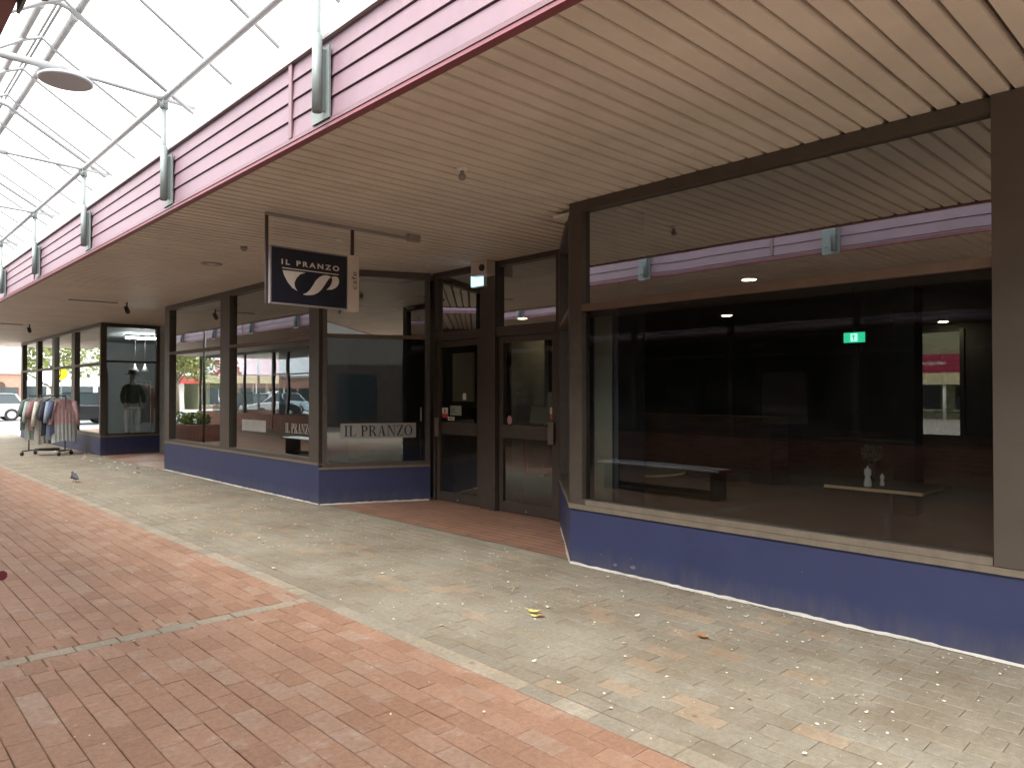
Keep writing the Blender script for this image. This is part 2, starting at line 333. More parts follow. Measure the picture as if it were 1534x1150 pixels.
# serif capitals as flat polygons in a box of height 1 (own width)
def ring(cx, cy, rx, ry, tx, ty, a0=0, a1=360, n=28):
    out = []
    for i in range(n):
        p = R(a0+(a1-a0)*i/n); q = R(a0+(a1-a0)*(i+1)/n)
        out.append([(cx+rx*math.cos(p), cy+ry*math.sin(p)), (cx+rx*math.cos(q), cy+ry*math.sin(q)),
                    (cx+(rx-tx)*math.cos(q), cy+(ry-ty)*math.sin(q)), (cx+(rx-tx)*math.cos(p), cy+(ry-ty)*math.sin(p))])
    return out
def rc(x0, y0, x1, y1): return [(x0,y0),(x1,y0),(x1,y1),(x0,y1)]
T, t = .15, .05
GL = {
 'I': (.42, [rc(.135,t,.285,1-t), rc(.02,0,.40,t), rc(.02,1-t,.40,1)]),
 'L': (.72, [rc(.12,t,.27,1-t), rc(.02,0,.68,t), rc(.02,1-t,.38,1), [(.62,t),(.68,t),(.70,.30),(.66,.30)]]),
 'P': (.70, [rc(.12,t,.27,1-t), rc(.02,0,.38,t), rc(.02,1-t,.36,1), rc(.27,.45,.40,.5)]+ring(.36,.725,.32,.275,.15,.05,-90,90)),
 'R': (.84, [rc(.12,t,.27,1-t), rc(.02,0,.38,t), rc(.02,1-t,.36,1), rc(.27,.45,.40,.5), [(.38,.47),(.52,.47),(.80,.04),(.62,.04)], rc(.60,0,.86,.04)]+ring(.36,.75,.30,.25,.14,.05,-90,90)),
 'A': (.86, [[(.12,.04),(.18,.04),(.44,.98),(.40,.98)], [(.56,.04),(.74,.04),(.48,1),(.39,1)], rc(.22,.33,.56,.38), rc(.0,0,.28,.04), rc(.48,0,.86,.04)]),
 'N': (.90, [rc(.13,t,.18,1-t), rc(.72,.02,.77,1-t), [(.13,1),(.30,1),(.77,.0),(.70,.0)], rc(.02,0,.30,t), rc(.60,1-t,.88,1), rc(0,1-t,.12,1)]),
 'Z': (.72, [rc(.04,0,.68,t), rc(.06,1-t,.67,1), [(.04,t),(.21,t),(.67,1-t),(.50,1-t)], [(.62,t),(.68,t),(.70,.30),(.66,.30)], [(.06,1-t),(.12,1-t),(.07,.72),(.04,.72)]]),
 'O': (.86, ring(.42,.5,.40,.51,.15,.045)),
 ' ': (.30, []),
}
def serif(txt, fn):
    """fn(u,v,d) with u,v in 0..1 over the whole word"""
    W = sum(GL[c][0]+.05 for c in txt); mb = MB(); x = 0; k = 0
    for c in txt:
        for q in GL[c][1]:
            k += 1; mb.add([fn((x+p[0])/W, p[1], .0002*(k % 9)) for p in q], [tuple(range(len(q)))])
        x += GL[c][0]+.05
    return mb

# ------------------------------------------------------------------ ground
struct(MB().quad((-600,-300,-.03),(600,-300,-.03),(600,900,-.03),(-600,900,-.03)), 'ground', M['ground'])
struct(MB().quad((-3.5,-9,-.009),(4.9,-9,-.009),(4.9,33.5,-.009),(-3.5,33.5,-.009)), 'mall_bedding', M['bed'])
def pavers(name, m, x0, nrow, y0, y1, rw=.1165, bl=.233, skip=None, seed=1, gap=.003, along='y', tone=None):
    r = random.Random(seed); vs = []; fs = []; cols = []
    def one(ax, ay, bx, by):
        dz = r.uniform(-.0009, .0009); tx = r.uniform(-.0008, .0008); ty = r.uniform(-.0009, .0009); c = .004
        g = gap*r.uniform(.3, .8); ax += g; ay += g*.8; bx -= g; by -= g*.8
        jx = r.uniform(-.0012, .0012); ax += jx; bx += jx
        k = len(vs); z = lambda x, y: dz+tx*(2*(x-ax)/(bx-ax)-1)+ty*(2*(y-ay)/(by-ay)-1)
        for x, y in ((ax,ay),(bx,ay),(bx,by),(ax,by)): vs.append((x, y, -.0075))
        for x, y in ((ax,ay),(bx,ay),(bx,by),(ax,by)): vs.append((x, y, z(x, y)-.0022))
        for x, y in ((ax+c,ay+c),(bx-c,ay+c),(bx-c,by-c),(ax+c,by-c)): vs.append((x, y, z(x, y)))
        fs.extend([(k+8,k+9,k+10,k+11)]+[(k+i,k+(i+1)%4,k+4+(i+1)%4,k+4+i) for i in range(4)]+[(k+4+i,k+4+(i+1)%4,k+8+(i+1)%4,k+8+i) for i in range(4)])
        tone_v = r.random() if tone is None else tone(r, (ax+bx)/2, (ay+by)/2)
        cols.extend([(tone_v, r.random(), r.random(), 1)]*12)
    for i in range(nrow):
        xa = x0+i*rw; y = y0+(bl/2 if i % 2 else 0)+r.uniform(-.01, .01)
        while y < y1:
            cy = y+bl/2
            if not (skip and skip(xa+rw/2, cy)): one(xa, y, xa+rw, min(y+bl, y1+.2))
            y += bl
    me = bpy.data.meshes.new(name); me.from_pydata(vs, [], fs); me.materials.append(m)
    ca = me.color_attributes.new('tint', 'FLOAT_COLOR', 'POINT'); ca.data.foreach_set('color', [c for q in cols for c in q])
    o = bpy.data.objects.new(name, me); COL.objects.link(o); return tag(o, kind='structure')
def tone_grey(r, x, y):
    v = r.random()
    return .1+v*.7 if v < .93 else .8+v*.2
# red field, a cross band and the cream kerb course, then the grey strip along the shops
X_E = 2.535
nr = 36
pavers('red_brick_paving', M['red'], X_E-.1165*nr, nr, -2.0, 32.5, skip=lambda x, y: (4.68 < y < 5.03), seed=3,
       tone=lambda r, x, y: min(1, r.random()*.9+(.15 if x < .75 else 0)))
# cross band: one pale course laid across, red cut pieces either side
def across(name, m, y0, wd, x0, x1, seed, ln=.233, tone=None):
    r = random.Random(seed); o = None; mbv = []; fs = []; cols = []
    x = x0+r.uniform(-.1, 0)
    while x < x1-.02:
        a, b = max(x, x0), min(x+ln, x1); k = len(mbv); g = .003; c = .005; dz = r.uniform(-.002, .002)
        for z, e in ((-.0085, g), (dz-.0035, g), (dz, g+c)):
            for px, py in ((a+e,y0+e),(b-e,y0+e),(b-e,y0+wd-e),(a+e,y0+wd-e)): mbv.append((px, py, z))
        fs += [(k+8,k+9,k+10,k+11)]+[(k+i,k+(i+1)%4,k+4+(i+1)%4,k+4+i) for i in range(4)]+[(k+4+i,k+4+(i+1)%4,k+8+(i+1)%4,k+8+i) for i in range(4)]
        cols += [(r.random(), 0, 0, 1)]*12; x += ln
    me = bpy.data.meshes.new(name); me.from_pydata(mbv, [], fs); me.materials.append(m)
    ca = me.color_attributes.new('tint', 'FLOAT_COLOR', 'POINT'); ca.data.foreach_set('color', [c for q in cols for c in q])
    ob = bpy.data.objects.new(name, me); COL.objects.link(ob); return tag(ob, kind='structure')
across('cross_band_paving', M['edge'], 4.795, .1165, X_E-.1165*nr, X_E, 4)
across('cross_band_edge_paving', M['red'], 4.9115, .235, X_E-.1165*nr, X_E, 5, ln=.1165)
across('cross_band_edge_paving', M['red'], 4.56, .235, X_E-.1165*nr, X_E, 6, ln=.1165)
pavers('edge_course_paving', M['edge'], X_E, 1, -2.0, 32.5, seed=11)
pavers('grey_brick_paving', M['grey'], X_E+.1165, 19, -2.0, 32.5, seed=12, tone=tone_grey)
struct(MB().quad((4.87,4.4,.003),(6.3,4.4,.003),(6.3,8.8,.003),(4.87,8.8,.003)), 'recess_tile_paving', M['tile'])
struct(MB().quad((4.72,14.7,.003),(9,14.7,.003),(9,19.3,.003),(4.72,19.3,.003)), 'boutique_entry_paving', M['tile'])
struct(MB().quad((-16,-14,-.022),(16,-14,-.022),(16,-2.3,-.022),(-16,-2.3,-.022)), 'court_dimmer_sheet', mat('court_dimmer_dark', (.07,.06,.055), .9))  # unseen dark sheet added so the court mirrors dim in the angled pane
struct(MB().quad((-60,38,-.02),(90,38,-.02),(90,54,-.02),(-60,54,-.02)), 'road', M['asphalt'])
struct(MB().box(-60,54,-.03,90,54.15,.10), 'kerb', M['ground'])
mk = MB()
for i in range(7): mk.quad((8.2,39+i*2,-.014),(12.2,39+i*2,-.014),(12.2,40+i*2,-.014),(8.2,40+i*2,-.014))
struct(mk, 'crossing_stripes', M['line'])

# ------------------------------------------------------------------ near canopy
ZS = 3.17     # soffit height
XF = 2.26     # fascia face
def canopy(name, xf, sgn, zs, xw, y0, y1, label, grooves):
    """xf fascia face; sgn=+1 the soffit runs to larger x; xw inner limit"""
    o = thing(name, (xf, (y0+y1)/2, zs), label, 'canopy')
    # ribbed soffit: flat pans with open grooves running across the walkway
    mb = MB(); gv = MB(); p = .1335; y = y0; i = 0; xa, xb = sorted((xf+sgn*.02, xw))
    while y < y1:
        gw = .029 if i % 2 else .038; dp = .045
        y2 = y+p-gw
        mb.add([(xa,y,zs),(xb,y,zs),(xb,y2,zs),(xa,y2,zs)], [(0,3,2,1)])
        e = .004
        mb.add([(xa,y2,zs),(xb,y2,zs),(xb,y2+e,zs+dp),(xa,y2+e,zs+dp)], [(0,3,2,1)])
        mb.add([(xa,y2+gw-e,zs+dp),(xb,y2+gw-e,zs+dp),(xb,y2+gw,zs),(xa,y2+gw,zs)], [(0,3,2,1)])
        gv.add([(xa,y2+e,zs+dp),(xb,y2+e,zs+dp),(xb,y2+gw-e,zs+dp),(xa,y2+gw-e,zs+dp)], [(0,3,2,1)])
        y += p; i += 1
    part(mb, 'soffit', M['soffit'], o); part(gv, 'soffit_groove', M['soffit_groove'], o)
    # roof deck above
    part(MB().box(xa, y0, zs+.42, xb, y1, zs+.46).box(xb-.02 if sgn > 0 else xa, y0, zs+.031, xb if sgn > 0 else xa+.02, y1, zs+.42), 'roof_deck', M['gutter'], o)
    part(MB().box(xa, y0-.02, zs-.01, xb, y0, zs+.5), 'end_board', M['maroon_trim'], o); part(MB().box(xa, y1, zs-.01, xb, y1+.02, zs+.5), 'end_board', M['maroon_trim'], o)
    # fascia: four stepped weatherboards, each leaning out over the one below
    f = MB(); b0 = zs+.045; hb = .128
    for k in range(4):
        z0 = b0+k*hb; z1 = z0+hb-.007
        q = [(xf, z0), (xf+sgn*.012, z1), (xf+sgn*.03, z1), (xf+sgn*.03, z0)]
        f.prism(q, lambda u, v, d: (u, d, v), y0, y1)
    part(f, 'fascia', M['pink'], o)
    part(MB().box(xf+sgn*.022, y0, b0, xf+sgn*.04, y1, b0+4*hb-.012), 'fascia_backing', M['pinktrim'], o)
    part(MB().box(xf-sgn*.012, y0, zs+.012, xf+sgn*.02, y1, zs+.035), 'drip_trim', M['pinktrim'], o)
    part(MB().box(xf-sgn*.006, y0, zs-.012, xf+sgn*.05, y1, zs+.010), 'soffit_edge_trim', M['maroon_trim'], o)
    part(MB().box(xf-sgn*.02, y0, b0+4*hb-.010, xf+sgn*.10, y1, b0+4*hb+.014), 'capping', M['gutter'], o)
    yy = 4.565-6*2.8*2
    while yy < y1:
        if yy > y0+.1: part(MB().box(xf-sgn*.010, yy-.022, b0, xf+sgn*.002, yy+.022, b0+4*hb-.011), 'joint_cover', M['pinktrim'], o)
        yy += 8.4
    return o
canopy('walkway_canopy', XF, 1, ZS, 6.32, -2.2, 31.6, 'faded pink weatherboard canopy over the shopfronts with cream ribbed soffit', True)
canopy('walkway_canopy', .59, -1, 3.25, -4.6, -2.2, 36, 'canopy on the opposite side of the mall, its fascia seen only in the window reflections', True)

# ------------------------------------------------------------------ skylight frame
sk = thing('skylight_frame', (1.4, 6.93, 3.2), 'open grey steel tube roof frame on posts bolted to the pink fascia', 'roof frame')
ys = [4.13+2.82*k for k in range(-2, 10)]
for y0_ in ys:
    for sgn, xf in ((1, XF), (-1, .59)):
        px = xf-sgn*.075
        y = y0_ - (.35 if sgn < 0 else 0)
        po = part(MB().tube([(px,y-.06,3.27),(px,y-.06,4.10)], .024), 'post', M['galv'], sk)
        part(MB().tube([(px,y-.06,3.235),(px,y-.06,3.72)], .031, 12), 'sleeve', M['galv'], po)
        part(MB().box(xf-sgn*.012, y-.115, 3.205, xf-sgn*.024, y+.105, 3.655).box(xf-sgn*.024, y-.012-.05, 3.25, xf-sgn*.055, y-.05, 3.64), 'bracket_plate', M['galv'], po)
        for zz in (3.30, 3.58): part(MB().tube([(xf-sgn*.024,y+.055,zz),(xf-sgn*.042,y+.055,zz)], .011, 6), 'bolt', M['galv'], po)
        part(MB().tube([(px,y-.06,4.06),(px,y-.06,4.14)], .036, 12).box(px-.02, y-.1, 4.10, px+.02, y-.03, 4.19), 'post_cap', M['galv'], po)
    yt = y0_-.07
    part(MB().tube([(2.45,yt,4.135),(1.40,yt,4.175)], .021).tube([(1.41,yt,4.172),(.38,yt,4.15)], .030), 'tie_tube', M['tube'], sk)
    part(MB().tube([(2.42,yt,4.10),(1.50,yt,4.655),(1.43,yt,4.70),(1.36,yt,4.715),(1.28,yt,4.70),(1.20,yt,4.65),(.40,yt,4.10)], .025), 'rafter', M['tube'], sk)
for x, z, r in ((2.17,4.135,.028),(1.485,4.665,.031),(1.235,4.685,.031),(.62,4.135,.028)):
    for k in range(len(ys)-1):
        part(MB().tube([(x,ys[k]-.01,z),(x,ys[k+1]-.15,z)], r).tube([(x,ys[k]-.02,z),(x,ys[k]+.03,z)], r+.007), 'purlin', M['tube'], sk)
for k in range(len(ys)-1):
    part(MB().tube([(1.36,ys[k]-.02,4.745),(1.36,ys[k+1]-.12,4.745)], .012).tube([(1.395,ys[k]-.02,4.745),(1.395,ys[k+1]-.12,4.745)], .012), 'ridge_rail', M['tube'], sk)
y = ys[0]
n = 0
while y < ys[-1] and n < 34:
    yy = 5.05+(n-8)*.867
    part(MB().tube([(2.405,yy,4.045),(1.485,yy,4.625),(1.375,yy,4.71),(1.235,yy,4.64),(.42,yy,4.05)], .0155, 8), 'glazing_bar', M['tube'], sk)
    n += 1
dl = thing('disc_lamp', (1.40, 6.83, 4.0), 'round flat grey disc lamp hung under the tube roof frame', 'lamp')
part(MB().lathe([(.185,0),(.20,.006),(.20,.022),(.17,.04),(.05,.06)], (1.40,6.83,4.05), 36), 'disc', M['tube'], dl)
part(MB().tube([(1.40,6.83,4.10),(1.40,6.83,4.15)], .012), 'stem', M['tube'], dl)

# ------------------------------------------------------------------ shopfront builder
def window(parent, a, b, z0, z1, posts, transom, side=1, fm=None, gm=None, fw=.05, dep=.09, name='window', sill=True, tr_h=.045, pane_name='window_pane', head=.09):
    """window wall from plan point a to b; outside is to the LEFT of a->b when side=1. posts: list of (t0,t1) in metres along"""
    fm = fm or M['frame']; gm = gm or M['glass']
    A = Vector(a); B = Vector(b); d = (B-A).normalized(); Ln = (B-A).length
    P = lambda s: tuple(A+d*s)
    f = MB(); o0, o1 = (.0, -dep) if side > 0 else (.0, dep)
    f.bar(a, b, z1-head, z1, o0, o1)
    f.bar(a, b, z0, z0+.05, o0, o1)
    for s0, s1 in posts: f.bar(P(s0), P(s1), z0+.05, z1-head, o0+(.004 if side > 0 else -.004), o1)
    edges = sorted(posts)
    gaps = [(edges[i][1], edges[i+1][0]) for i in range(len(edges)-1)]
    for g0, g1 in gaps:
        if transom: f.bar(P(g0), P(g1), transom-tr_h/2, transom+tr_h/2, o0-.004*side, o1*.8)
    w = part(f, name, fm, parent)
    if transom and fm is M['frame']:
        for g0, g1 in gaps: part(MB().bar(P(g0), P(g1), transom-tr_h/2-.002, transom+tr_h/2+.002, -.008 if side < 0 else .008, dep*.3 if side < 0 else -dep*.3), 'transom', M['bar'], w)
    panes = []
    for g0, g1 in gaps:
        zz = [z0+.05] + ([transom-tr_h/2, transom+tr_h/2] if transom else []) + [z1-head]
        for q in range(0, len(zz), 2):
            a2 = A+d*g0; b2 = A+d*g1; nn = Vector((-d.y, d.x))*(-dep*.5*side)
            gm_ = MB().quad((a2.x+nn.x,a2.y+nn.y,zz[q]),(b2.x+nn.x,b2.y+nn.y,zz[q]),(b2.x+nn.x,b2.y+nn.y,zz[q+1]),(a2.x+nn.x,a2.y+nn.y,zz[q+1]))
            panes.append(part(gm_, pane_name, M['glass_up'] if (q == 2 and gm is M['glass']) else gm, w))
    return w, panes
cafe = thing('cafe_building', (5.5, 6.0, 0), 'cafe with navy plinth, big bronze framed windows and double entry doors', 'shop')
# plan points, walking with the mall on the LEFT means going from large y to small y at x=4.75 ... outside is -x
PF = [(4.75,14.85),(4.75,8.77),(6.16,8.12),(6.16,5.72),(4.75,4.28),(4.75,-2.2)]
# going from PF[0] to PF[1] is -y direction; left of -y is +x, so outside is the RIGHT side -> side=-1 with depth to the left
def plinth(parent, a, b, z, th=.12, m=None):
    part(MB().bar(a, b, 0, z, 0, th), 'plinth_wall', m or M['blue'], parent)
plinth(cafe, PF[0], PF[1], .53); plinth(cafe, PF[1], (6.12,8.14), .47, .11); plinth(cafe, PF[3], PF[4], .49, .10); plinth(cafe, PF[4], PF[5], .49)
def sill(parent, a, b, z, h=.03, out=.012, back=.10):
    part(MB().bar(a, b, z, z+h, -out, back), 'sill', M['frame_lt'], parent)
sill(cafe, PF[0], PF[1], .53); sill(cafe, PF[1], (6.12,8.14), .47); sill(cafe, (6.1,5.66), PF[4], .49); sill(cafe, PF[4], PF[5], .49, .04, .02)
# far bays
wfar, pfar = window(cafe, PF[0], PF[1], .56, ZS-.003, [(.0,.26),(2.74,3.12),(6.08-.27,6.08)], 2.25, side=-1, dep=.12, gm=M['glass_far'])
wang, pang = window(cafe, (4.79,8.75), (6.12,8.14), .50, ZS-.003, [(.0,.06),(1.40,1.46)], 2.265, side=-1, fm=M['frame'], dep=.09, gm=M['glass'])
wret, pret = window(cafe, (6.12,5.68), (4.78,4.31), .53, ZS-.003, [(.0,.12),(1.82,1.915)], 2.24, side=-1, dep=.09)
wnear, pnear = window(cafe, PF[4], PF[5], .53, ZS-.003, [(.0,.14),(3.19,4.10),(6.38,6.48)], 2.235, side=-1, dep=.10, tr_h=.055)
part(MB().box(4.725,.20,.535,4.93,1.092,ZS-.004), 'pier', M['pier'], cafe)
part(MB().box(4.74,3.6,.532,4.80,4.1,.575).box(4.735,1.1,.532,4.80,3.6,.575), 'glazing_bead', M['frame_lt'], cafe)
# wavy white paint line where the plinth meets the paving
def caulk(a, b):
    A = Vector(a); B = Vector(b); d = (B-A).normalized(); n = Vector((d.y, -d.x)); L_ = (B-A).length; k = int(L_/.05); vs = []; fs = []
    for i in range(k+1):
        p = A+d*(L_*i/k); wv = .010+.006*math.sin(i*.31)+rnd.uniform(-.004, .004)
        vs += [(p.x-n.x*.0, p.y, .020+rnd.uniform(-.004,.006)), (p.x+n.x*.004, p.y+n.y*.004, .012), (p.x+n.x*wv, p.y+n.y*wv, .004)]
    for i in range(k):
        for q in range(2): fs.append((i*3+q, i*3+q+1, i*3+4+q, i*3+3+q))
    mb = MB(); mb.add(vs, fs); part(mb, 'paint_line', M['caulk'], cafe)
caulk((4.75,14.85), (4.75,8.77)); caulk((4.75,4.28), (4.75,-2)); caulk((4.76,8.76), (6.1,8.135)); caulk((5.9,5.45), (4.76,4.29))
mch = mat('bare_render', (.16,.17,.22), .8)
for (y, z, q) in ((3.93,.135,.010),(3.78,.075,.020),(3.60,.085,.028),(3.62,.15,.007),(2.2,.30,.006)):
    n_ = 7; part(MB().add([(4.7485, y+q*math.cos(k*.9)*rnd.uniform(.6,1.2), z+q*.6*math.sin(k*.9)*rnd.uniform(.6,1.2)) for k in range(n_)], [tuple(range(n_))]), 'paint_chip', mch, cafe)
# doors
dx = 6.16
fr = MB()
for y0, y1 in ((8.12,8.075),(7.125,6.79),(5.775,5.70)): fr.box(dx, y0, 0, dx+.12, y1, ZS-.004)
fr.box(dx-.01, 8.075, 2.21, dx+.10, 5.775, 2.33); fr.box(dx, 8.075, ZS-.07, dx+.11, 5.775, ZS-.005)
fr.box(dx-.03, 6.80, 0, dx, 6.90, ZS-.004)
dfr = part(fr, 'door_surround', M['door'], cafe)
for y0, y1 in ((8.075,7.125),(6.79,5.775)):
    part(MB().quad((dx+.05,y0,2.33),(dx+.05,y1,2.33),(dx+.05,y1,ZS-.07),(dx+.05,y0,ZS-.07)), 'highlight_pane', M['glass_up'], dfr)
def door(y0, y1, hs):
    """door leaf between y0 > y1; hs=+1 handle at the far edge"""
    f = MB(); xa, xb = dx+.02, dx+.065; st = .075
    f.box(xa, y0-.006, .015, xb, y0-st, 2.205); f.box(xa, y1+.006, .015, xb, y1+st, 2.205)
    f.box(xa+.002, y0-st, .015, xb, y1+st, .135); f.box(xa+.002, y0-st, 2.125, xb, y1+st, 2.205); f.box(xa-.006, y0-st, .93, xb, y1+st, 1.09)
    d = part(f, 'door', M['door'], cafe)
    for z0, z1 in ((.135,.93),(1.09,2.125)):
        part(MB().quad((dx+.045,y0-st,z0),(dx+.045,y1+st,z0),(dx+.045,y1+st,z1),(dx+.045,y0-st,z1)), 'door_pane', M['glass_d'], d)
    hy = y0-.055 if hs > 0 else y1+.055
    part(MB().box(xa-.05, hy-.045, .89, xa-.035, hy+.045, 1.15).box(xa-.035, hy-.012, .93, xa, hy+.012, .96).box(xa-.035, hy-.012, 1.08, xa, hy+.012, 1.11), 'push_plate', M['frame_lt'], d, .003)
    part(MB().tube([(xa-.004,(y0+y1)/2,.05),(xa-.01,(y0+y1)/2,.05)], .012), 'lock', M['rim'], d)
    return d
d1 = door(8.07, 7.13, 1); d2 = door(6.785, 5.78, -1)
def stick(d, y0, z0, y1, z1, m, name='sticker', x=dx+.036): return part(MB().quad((x,y0,z0),(x,y1,z0),(x,y1,z1),(x,y0,z1)), name, m, d)
def notice(d, y0, z0, y1, z1):
    h = z1-z0; stick(d, y0, z0+h*.42, y1, z1, M['signwhite']); stick(d, y0, z0, y1, z0+h*.42, M['red_s'], x=dx+.035)
    cy = (y0+y1)/2; part(MB().box(dx+.0335, cy-.012, z0+h*.5, dx+.0345, cy+.012, z0+h*.85), 'symbol', M['ink'], d)
notice(d1, 7.97, 1.15, 7.84, 1.29); stick(d1, 7.84, 1.12, 7.70, 1.17, M['signwhite']); 
for k in range(3): stick(d1, 7.815-k*.033, 1.13, 7.795-k*.033, 1.16, M['ink'], 'symbol', dx+.034)
o_ = stick(d1, 7.79, 1.19, 7.55, 1.32, M['green_s'], 'notice')
part(serif('AN', lambda u, v, q: (dx+.034-q, 7.78-u*.1, 1.22+v*.07)), 'symbol', M['ink'], d1)
part(MB().add([(dx+.036,7.19,1.10),(dx+.036,7.13,1.10),(dx+.036,7.145,1.34),(dx+.036,7.165,1.36)], [(0,1,2,3)]), 'notice', M['signwhite'], d1)
stick(d1, 7.52, 1.40, 7.45, 1.49, M['signwhite'], 'notice'); stick(d1, 7.22, 1.42, 7.15, 1.52, M['signwhite'], 'notice')
notice(d2, 5.905, 1.19, 5.79, 1.325)
st = MB(); st.add([(dx+.036, 6.60+.042*math.cos(q*math.pi/10), 1.155+.055*math.sin(q*math.pi/10)) for q in range(20)], [tuple(range(20))]); part(st, 'sticker', M['pink_s'], d2)
part(MB().add([(dx+.060,6.27,1.13),(dx+.060,5.86,1.12),(dx+.060,5.86,1.32),(dx+.060,6.24,1.335)], [(0,1,2,3)]), 'notice', M['green_s'], d2)
part(MB().add([(dx+.056,5.955,1.24),(dx+.056,5.875,1.24),(dx+.056,5.88,1.50),(dx+.056,5.96,1.51)], [(0,1,2,3)]), 'notice', M['decal'], d2)
stick(d2, 6.48, 1.13, 6.30, 1.40, mat('dim_paper', (.10,.10,.10), .8), 'notice', dx+.05)

# decals on the panes: frosted panel with serif capitals on the angled pane, pale letters on the far bay, one set a painted reflection
A0 = Vector((4.79,8.75)); A1 = Vector((6.12,8.14)); dA = (A1-A0).normalized(); nA = Vector((dA.y, -dA.x))
def onA(s, z, e): p = A0+dA*s-Vector((-dA.y, dA.x))*(-.045)+nA*e; return (p.x, p.y, z)
pa = pang[0]
part(MB().quad(onA(.24,.875,.003),onA(1.27,.875,.003),onA(1.27,1.08,.003),onA(.24,1.08,.003)), 'name_panel', M['decal'], pa)
part(serif('IL PRANZO', lambda u, v, q: onA(.285+u*.945, .905+v*.145, .005+q)), 'lettering', M['ink'], pa)
part(MB().quad(onA(1.335,1.10,.003),onA(1.345,1.10,.003),onA(1.345,1.29,.003),onA(1.335,1.29,.003)), 'sticker', M['white'], pa)
gx = 4.75+.06
pb = pfar[2]
part(MB().quad((gx-.003,11.37,.90),(gx-.003,10.50,.90),(gx-.003,10.50,1.075),(gx-.003,11.37,1.075)), 'name_panel', M['decal'], pb)
part(serif('IL PRANZO', lambda u, v, q: (gx-.005-q, 11.33-u*.79, .925+v*.125)), 'lettering', M['decal_lt'], pb)
part(serif('IL PRANZO', lambda u, v, q: (gx-.004-q, 9.86-u*.80, .925+v*.135)), 'lettering', M['decal_lt'], pb)  # pale letters painted for a double reflection of the name
part(MB().quad((gx-.003,8.985,.60),(gx-.003,9.09,.60),(gx-.003,9.09,.92),(gx-.003,8.985,.92)), 'opening_sticker', M['signwhite'], pb)
rg = MB()
for q in ring(0, 0, .03, .045, .007, .009, n=20): rg.add([(gx-.0045, 9.04+p[0], .83+p[1]) for p in q], [(0,1,2,3)])
for k in range(4): rg.quad((gx-.0045,9.07,.745-k*.035),(gx-.0045,9.01+.01*(k%2),.745-k*.035),(gx-.0045,9.01+.01*(k%2),.752-k*.035),(gx-.0045,9.07,.752-k*.035))
part(rg, 'symbol', M['red_s'], pb)

# pale blue panel and camera over the doors
cb = thing('door_camera_box', (6.05, 6.95, 3.05), 'pale square box with a round black lens above the cafe doors', 'camera')
part(MB().box(5.98, 6.80, 2.985, 6.155, 7.10, 3.165), 'housing', M['cream'], cb, .008)
part(MB().tube([(5.985,6.87,3.07),(5.955,6.87,3.07)], .042, 20), 'lens', M['black'], cb)
eb = thing('small_blue_panel', (6.0, 7.1, 2.9), 'small glowing pale blue square panel under the camera box', 'light')  # pale blue square that glows faintly
part(MB().box(6.085, 6.99, 2.875, 6.10, 7.22, 3.045), 'glow_face', M['blueglow'], eb)
part(MB().box(6.10, 6.98, 2.865, 6.155, 7.23, 3.055), 'case', M['signwhite'], eb)

# ------------------------------------------------------------------ cafe interior
iw = MB()
part(MB().box(6.32,-2.2,-.02,15.0,14.7,.006).box(4.9,-2.2,-.02,6.32,4.15,.006).box(4.9,9.0,-.02,6.32,14.7,.006), 'floor', M['ifloor'], cafe)
part(MB().box(4.87,-2.2,ZS-.055,6.55,4.6,ZS-.035).box(6.28,4.6,ZS-.055,6.55,9.0,ZS-.035).box(4.9,9.0,ZS-.055,6.55,14.7,ZS-.035).box(6.551,-2.2,ZS-.055,7.2,14.7,ZS-.035), 'ceiling', M['iceil'], cafe)
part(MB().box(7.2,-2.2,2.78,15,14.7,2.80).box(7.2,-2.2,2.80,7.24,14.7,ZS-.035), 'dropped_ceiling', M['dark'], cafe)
part(MB().box(4.9,14.60,0,15,14.68,3.2).box(4.9,-2.28,0,15,-2.2,3.2), 'side_wall', M['iwall'], cafe)
part(MB().box(6.33,-2.3,3.14,15.2,14.75,3.45), 'roof', M['gutter'], cafe)  # unseen roof slab, added to seal out sky light above the ceiling
# rear wall with a street window
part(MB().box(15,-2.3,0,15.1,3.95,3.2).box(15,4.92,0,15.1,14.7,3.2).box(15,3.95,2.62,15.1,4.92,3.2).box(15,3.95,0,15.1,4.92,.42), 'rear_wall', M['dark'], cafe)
part(MB().box(14.93,-4,0,14.997,12,.72), 'brick_dado', M['ibrick'], cafe)
part(MB().quad((15.05,3.95,.42),(15.05,4.92,.42),(15.05,4.92,2.62),(15.05,3.95,2.62)), 'rear_pane', glass('dimming_glass', tint=(.06,.06,.058)), cafe)  # heavy tint put in to dim the bright street beyond
part(MB().box(14.96,3.9,.40,15.12,3.97,2.66).box(14.96,4.90,.40,15.12,4.97,2.66), 'rear_window_frame', M['black'], cafe)
for (x0, y0, x1, y1) in ((4.92,3.88,5.30,4.22),(4.93,8.86,5.25,9.12),(6.34,8.18,6.55,8.45)):
    part(MB().box(x0, y0, .01, x1, y1, ZS-.06), 'inside_pier', M['ipier'], cafe)
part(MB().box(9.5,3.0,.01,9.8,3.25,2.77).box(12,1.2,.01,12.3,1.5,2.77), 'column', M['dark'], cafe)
part(MB().box(9.2,8.9,.01,9.3,9.75,2.77), 'pale_partition', mat('partition', (.17,.17,.16), .8), cafe)
part(MB().box(11.0,5.6,.01,11.6,10.4,1.1), 'counter', M['ibrick'], cafe)
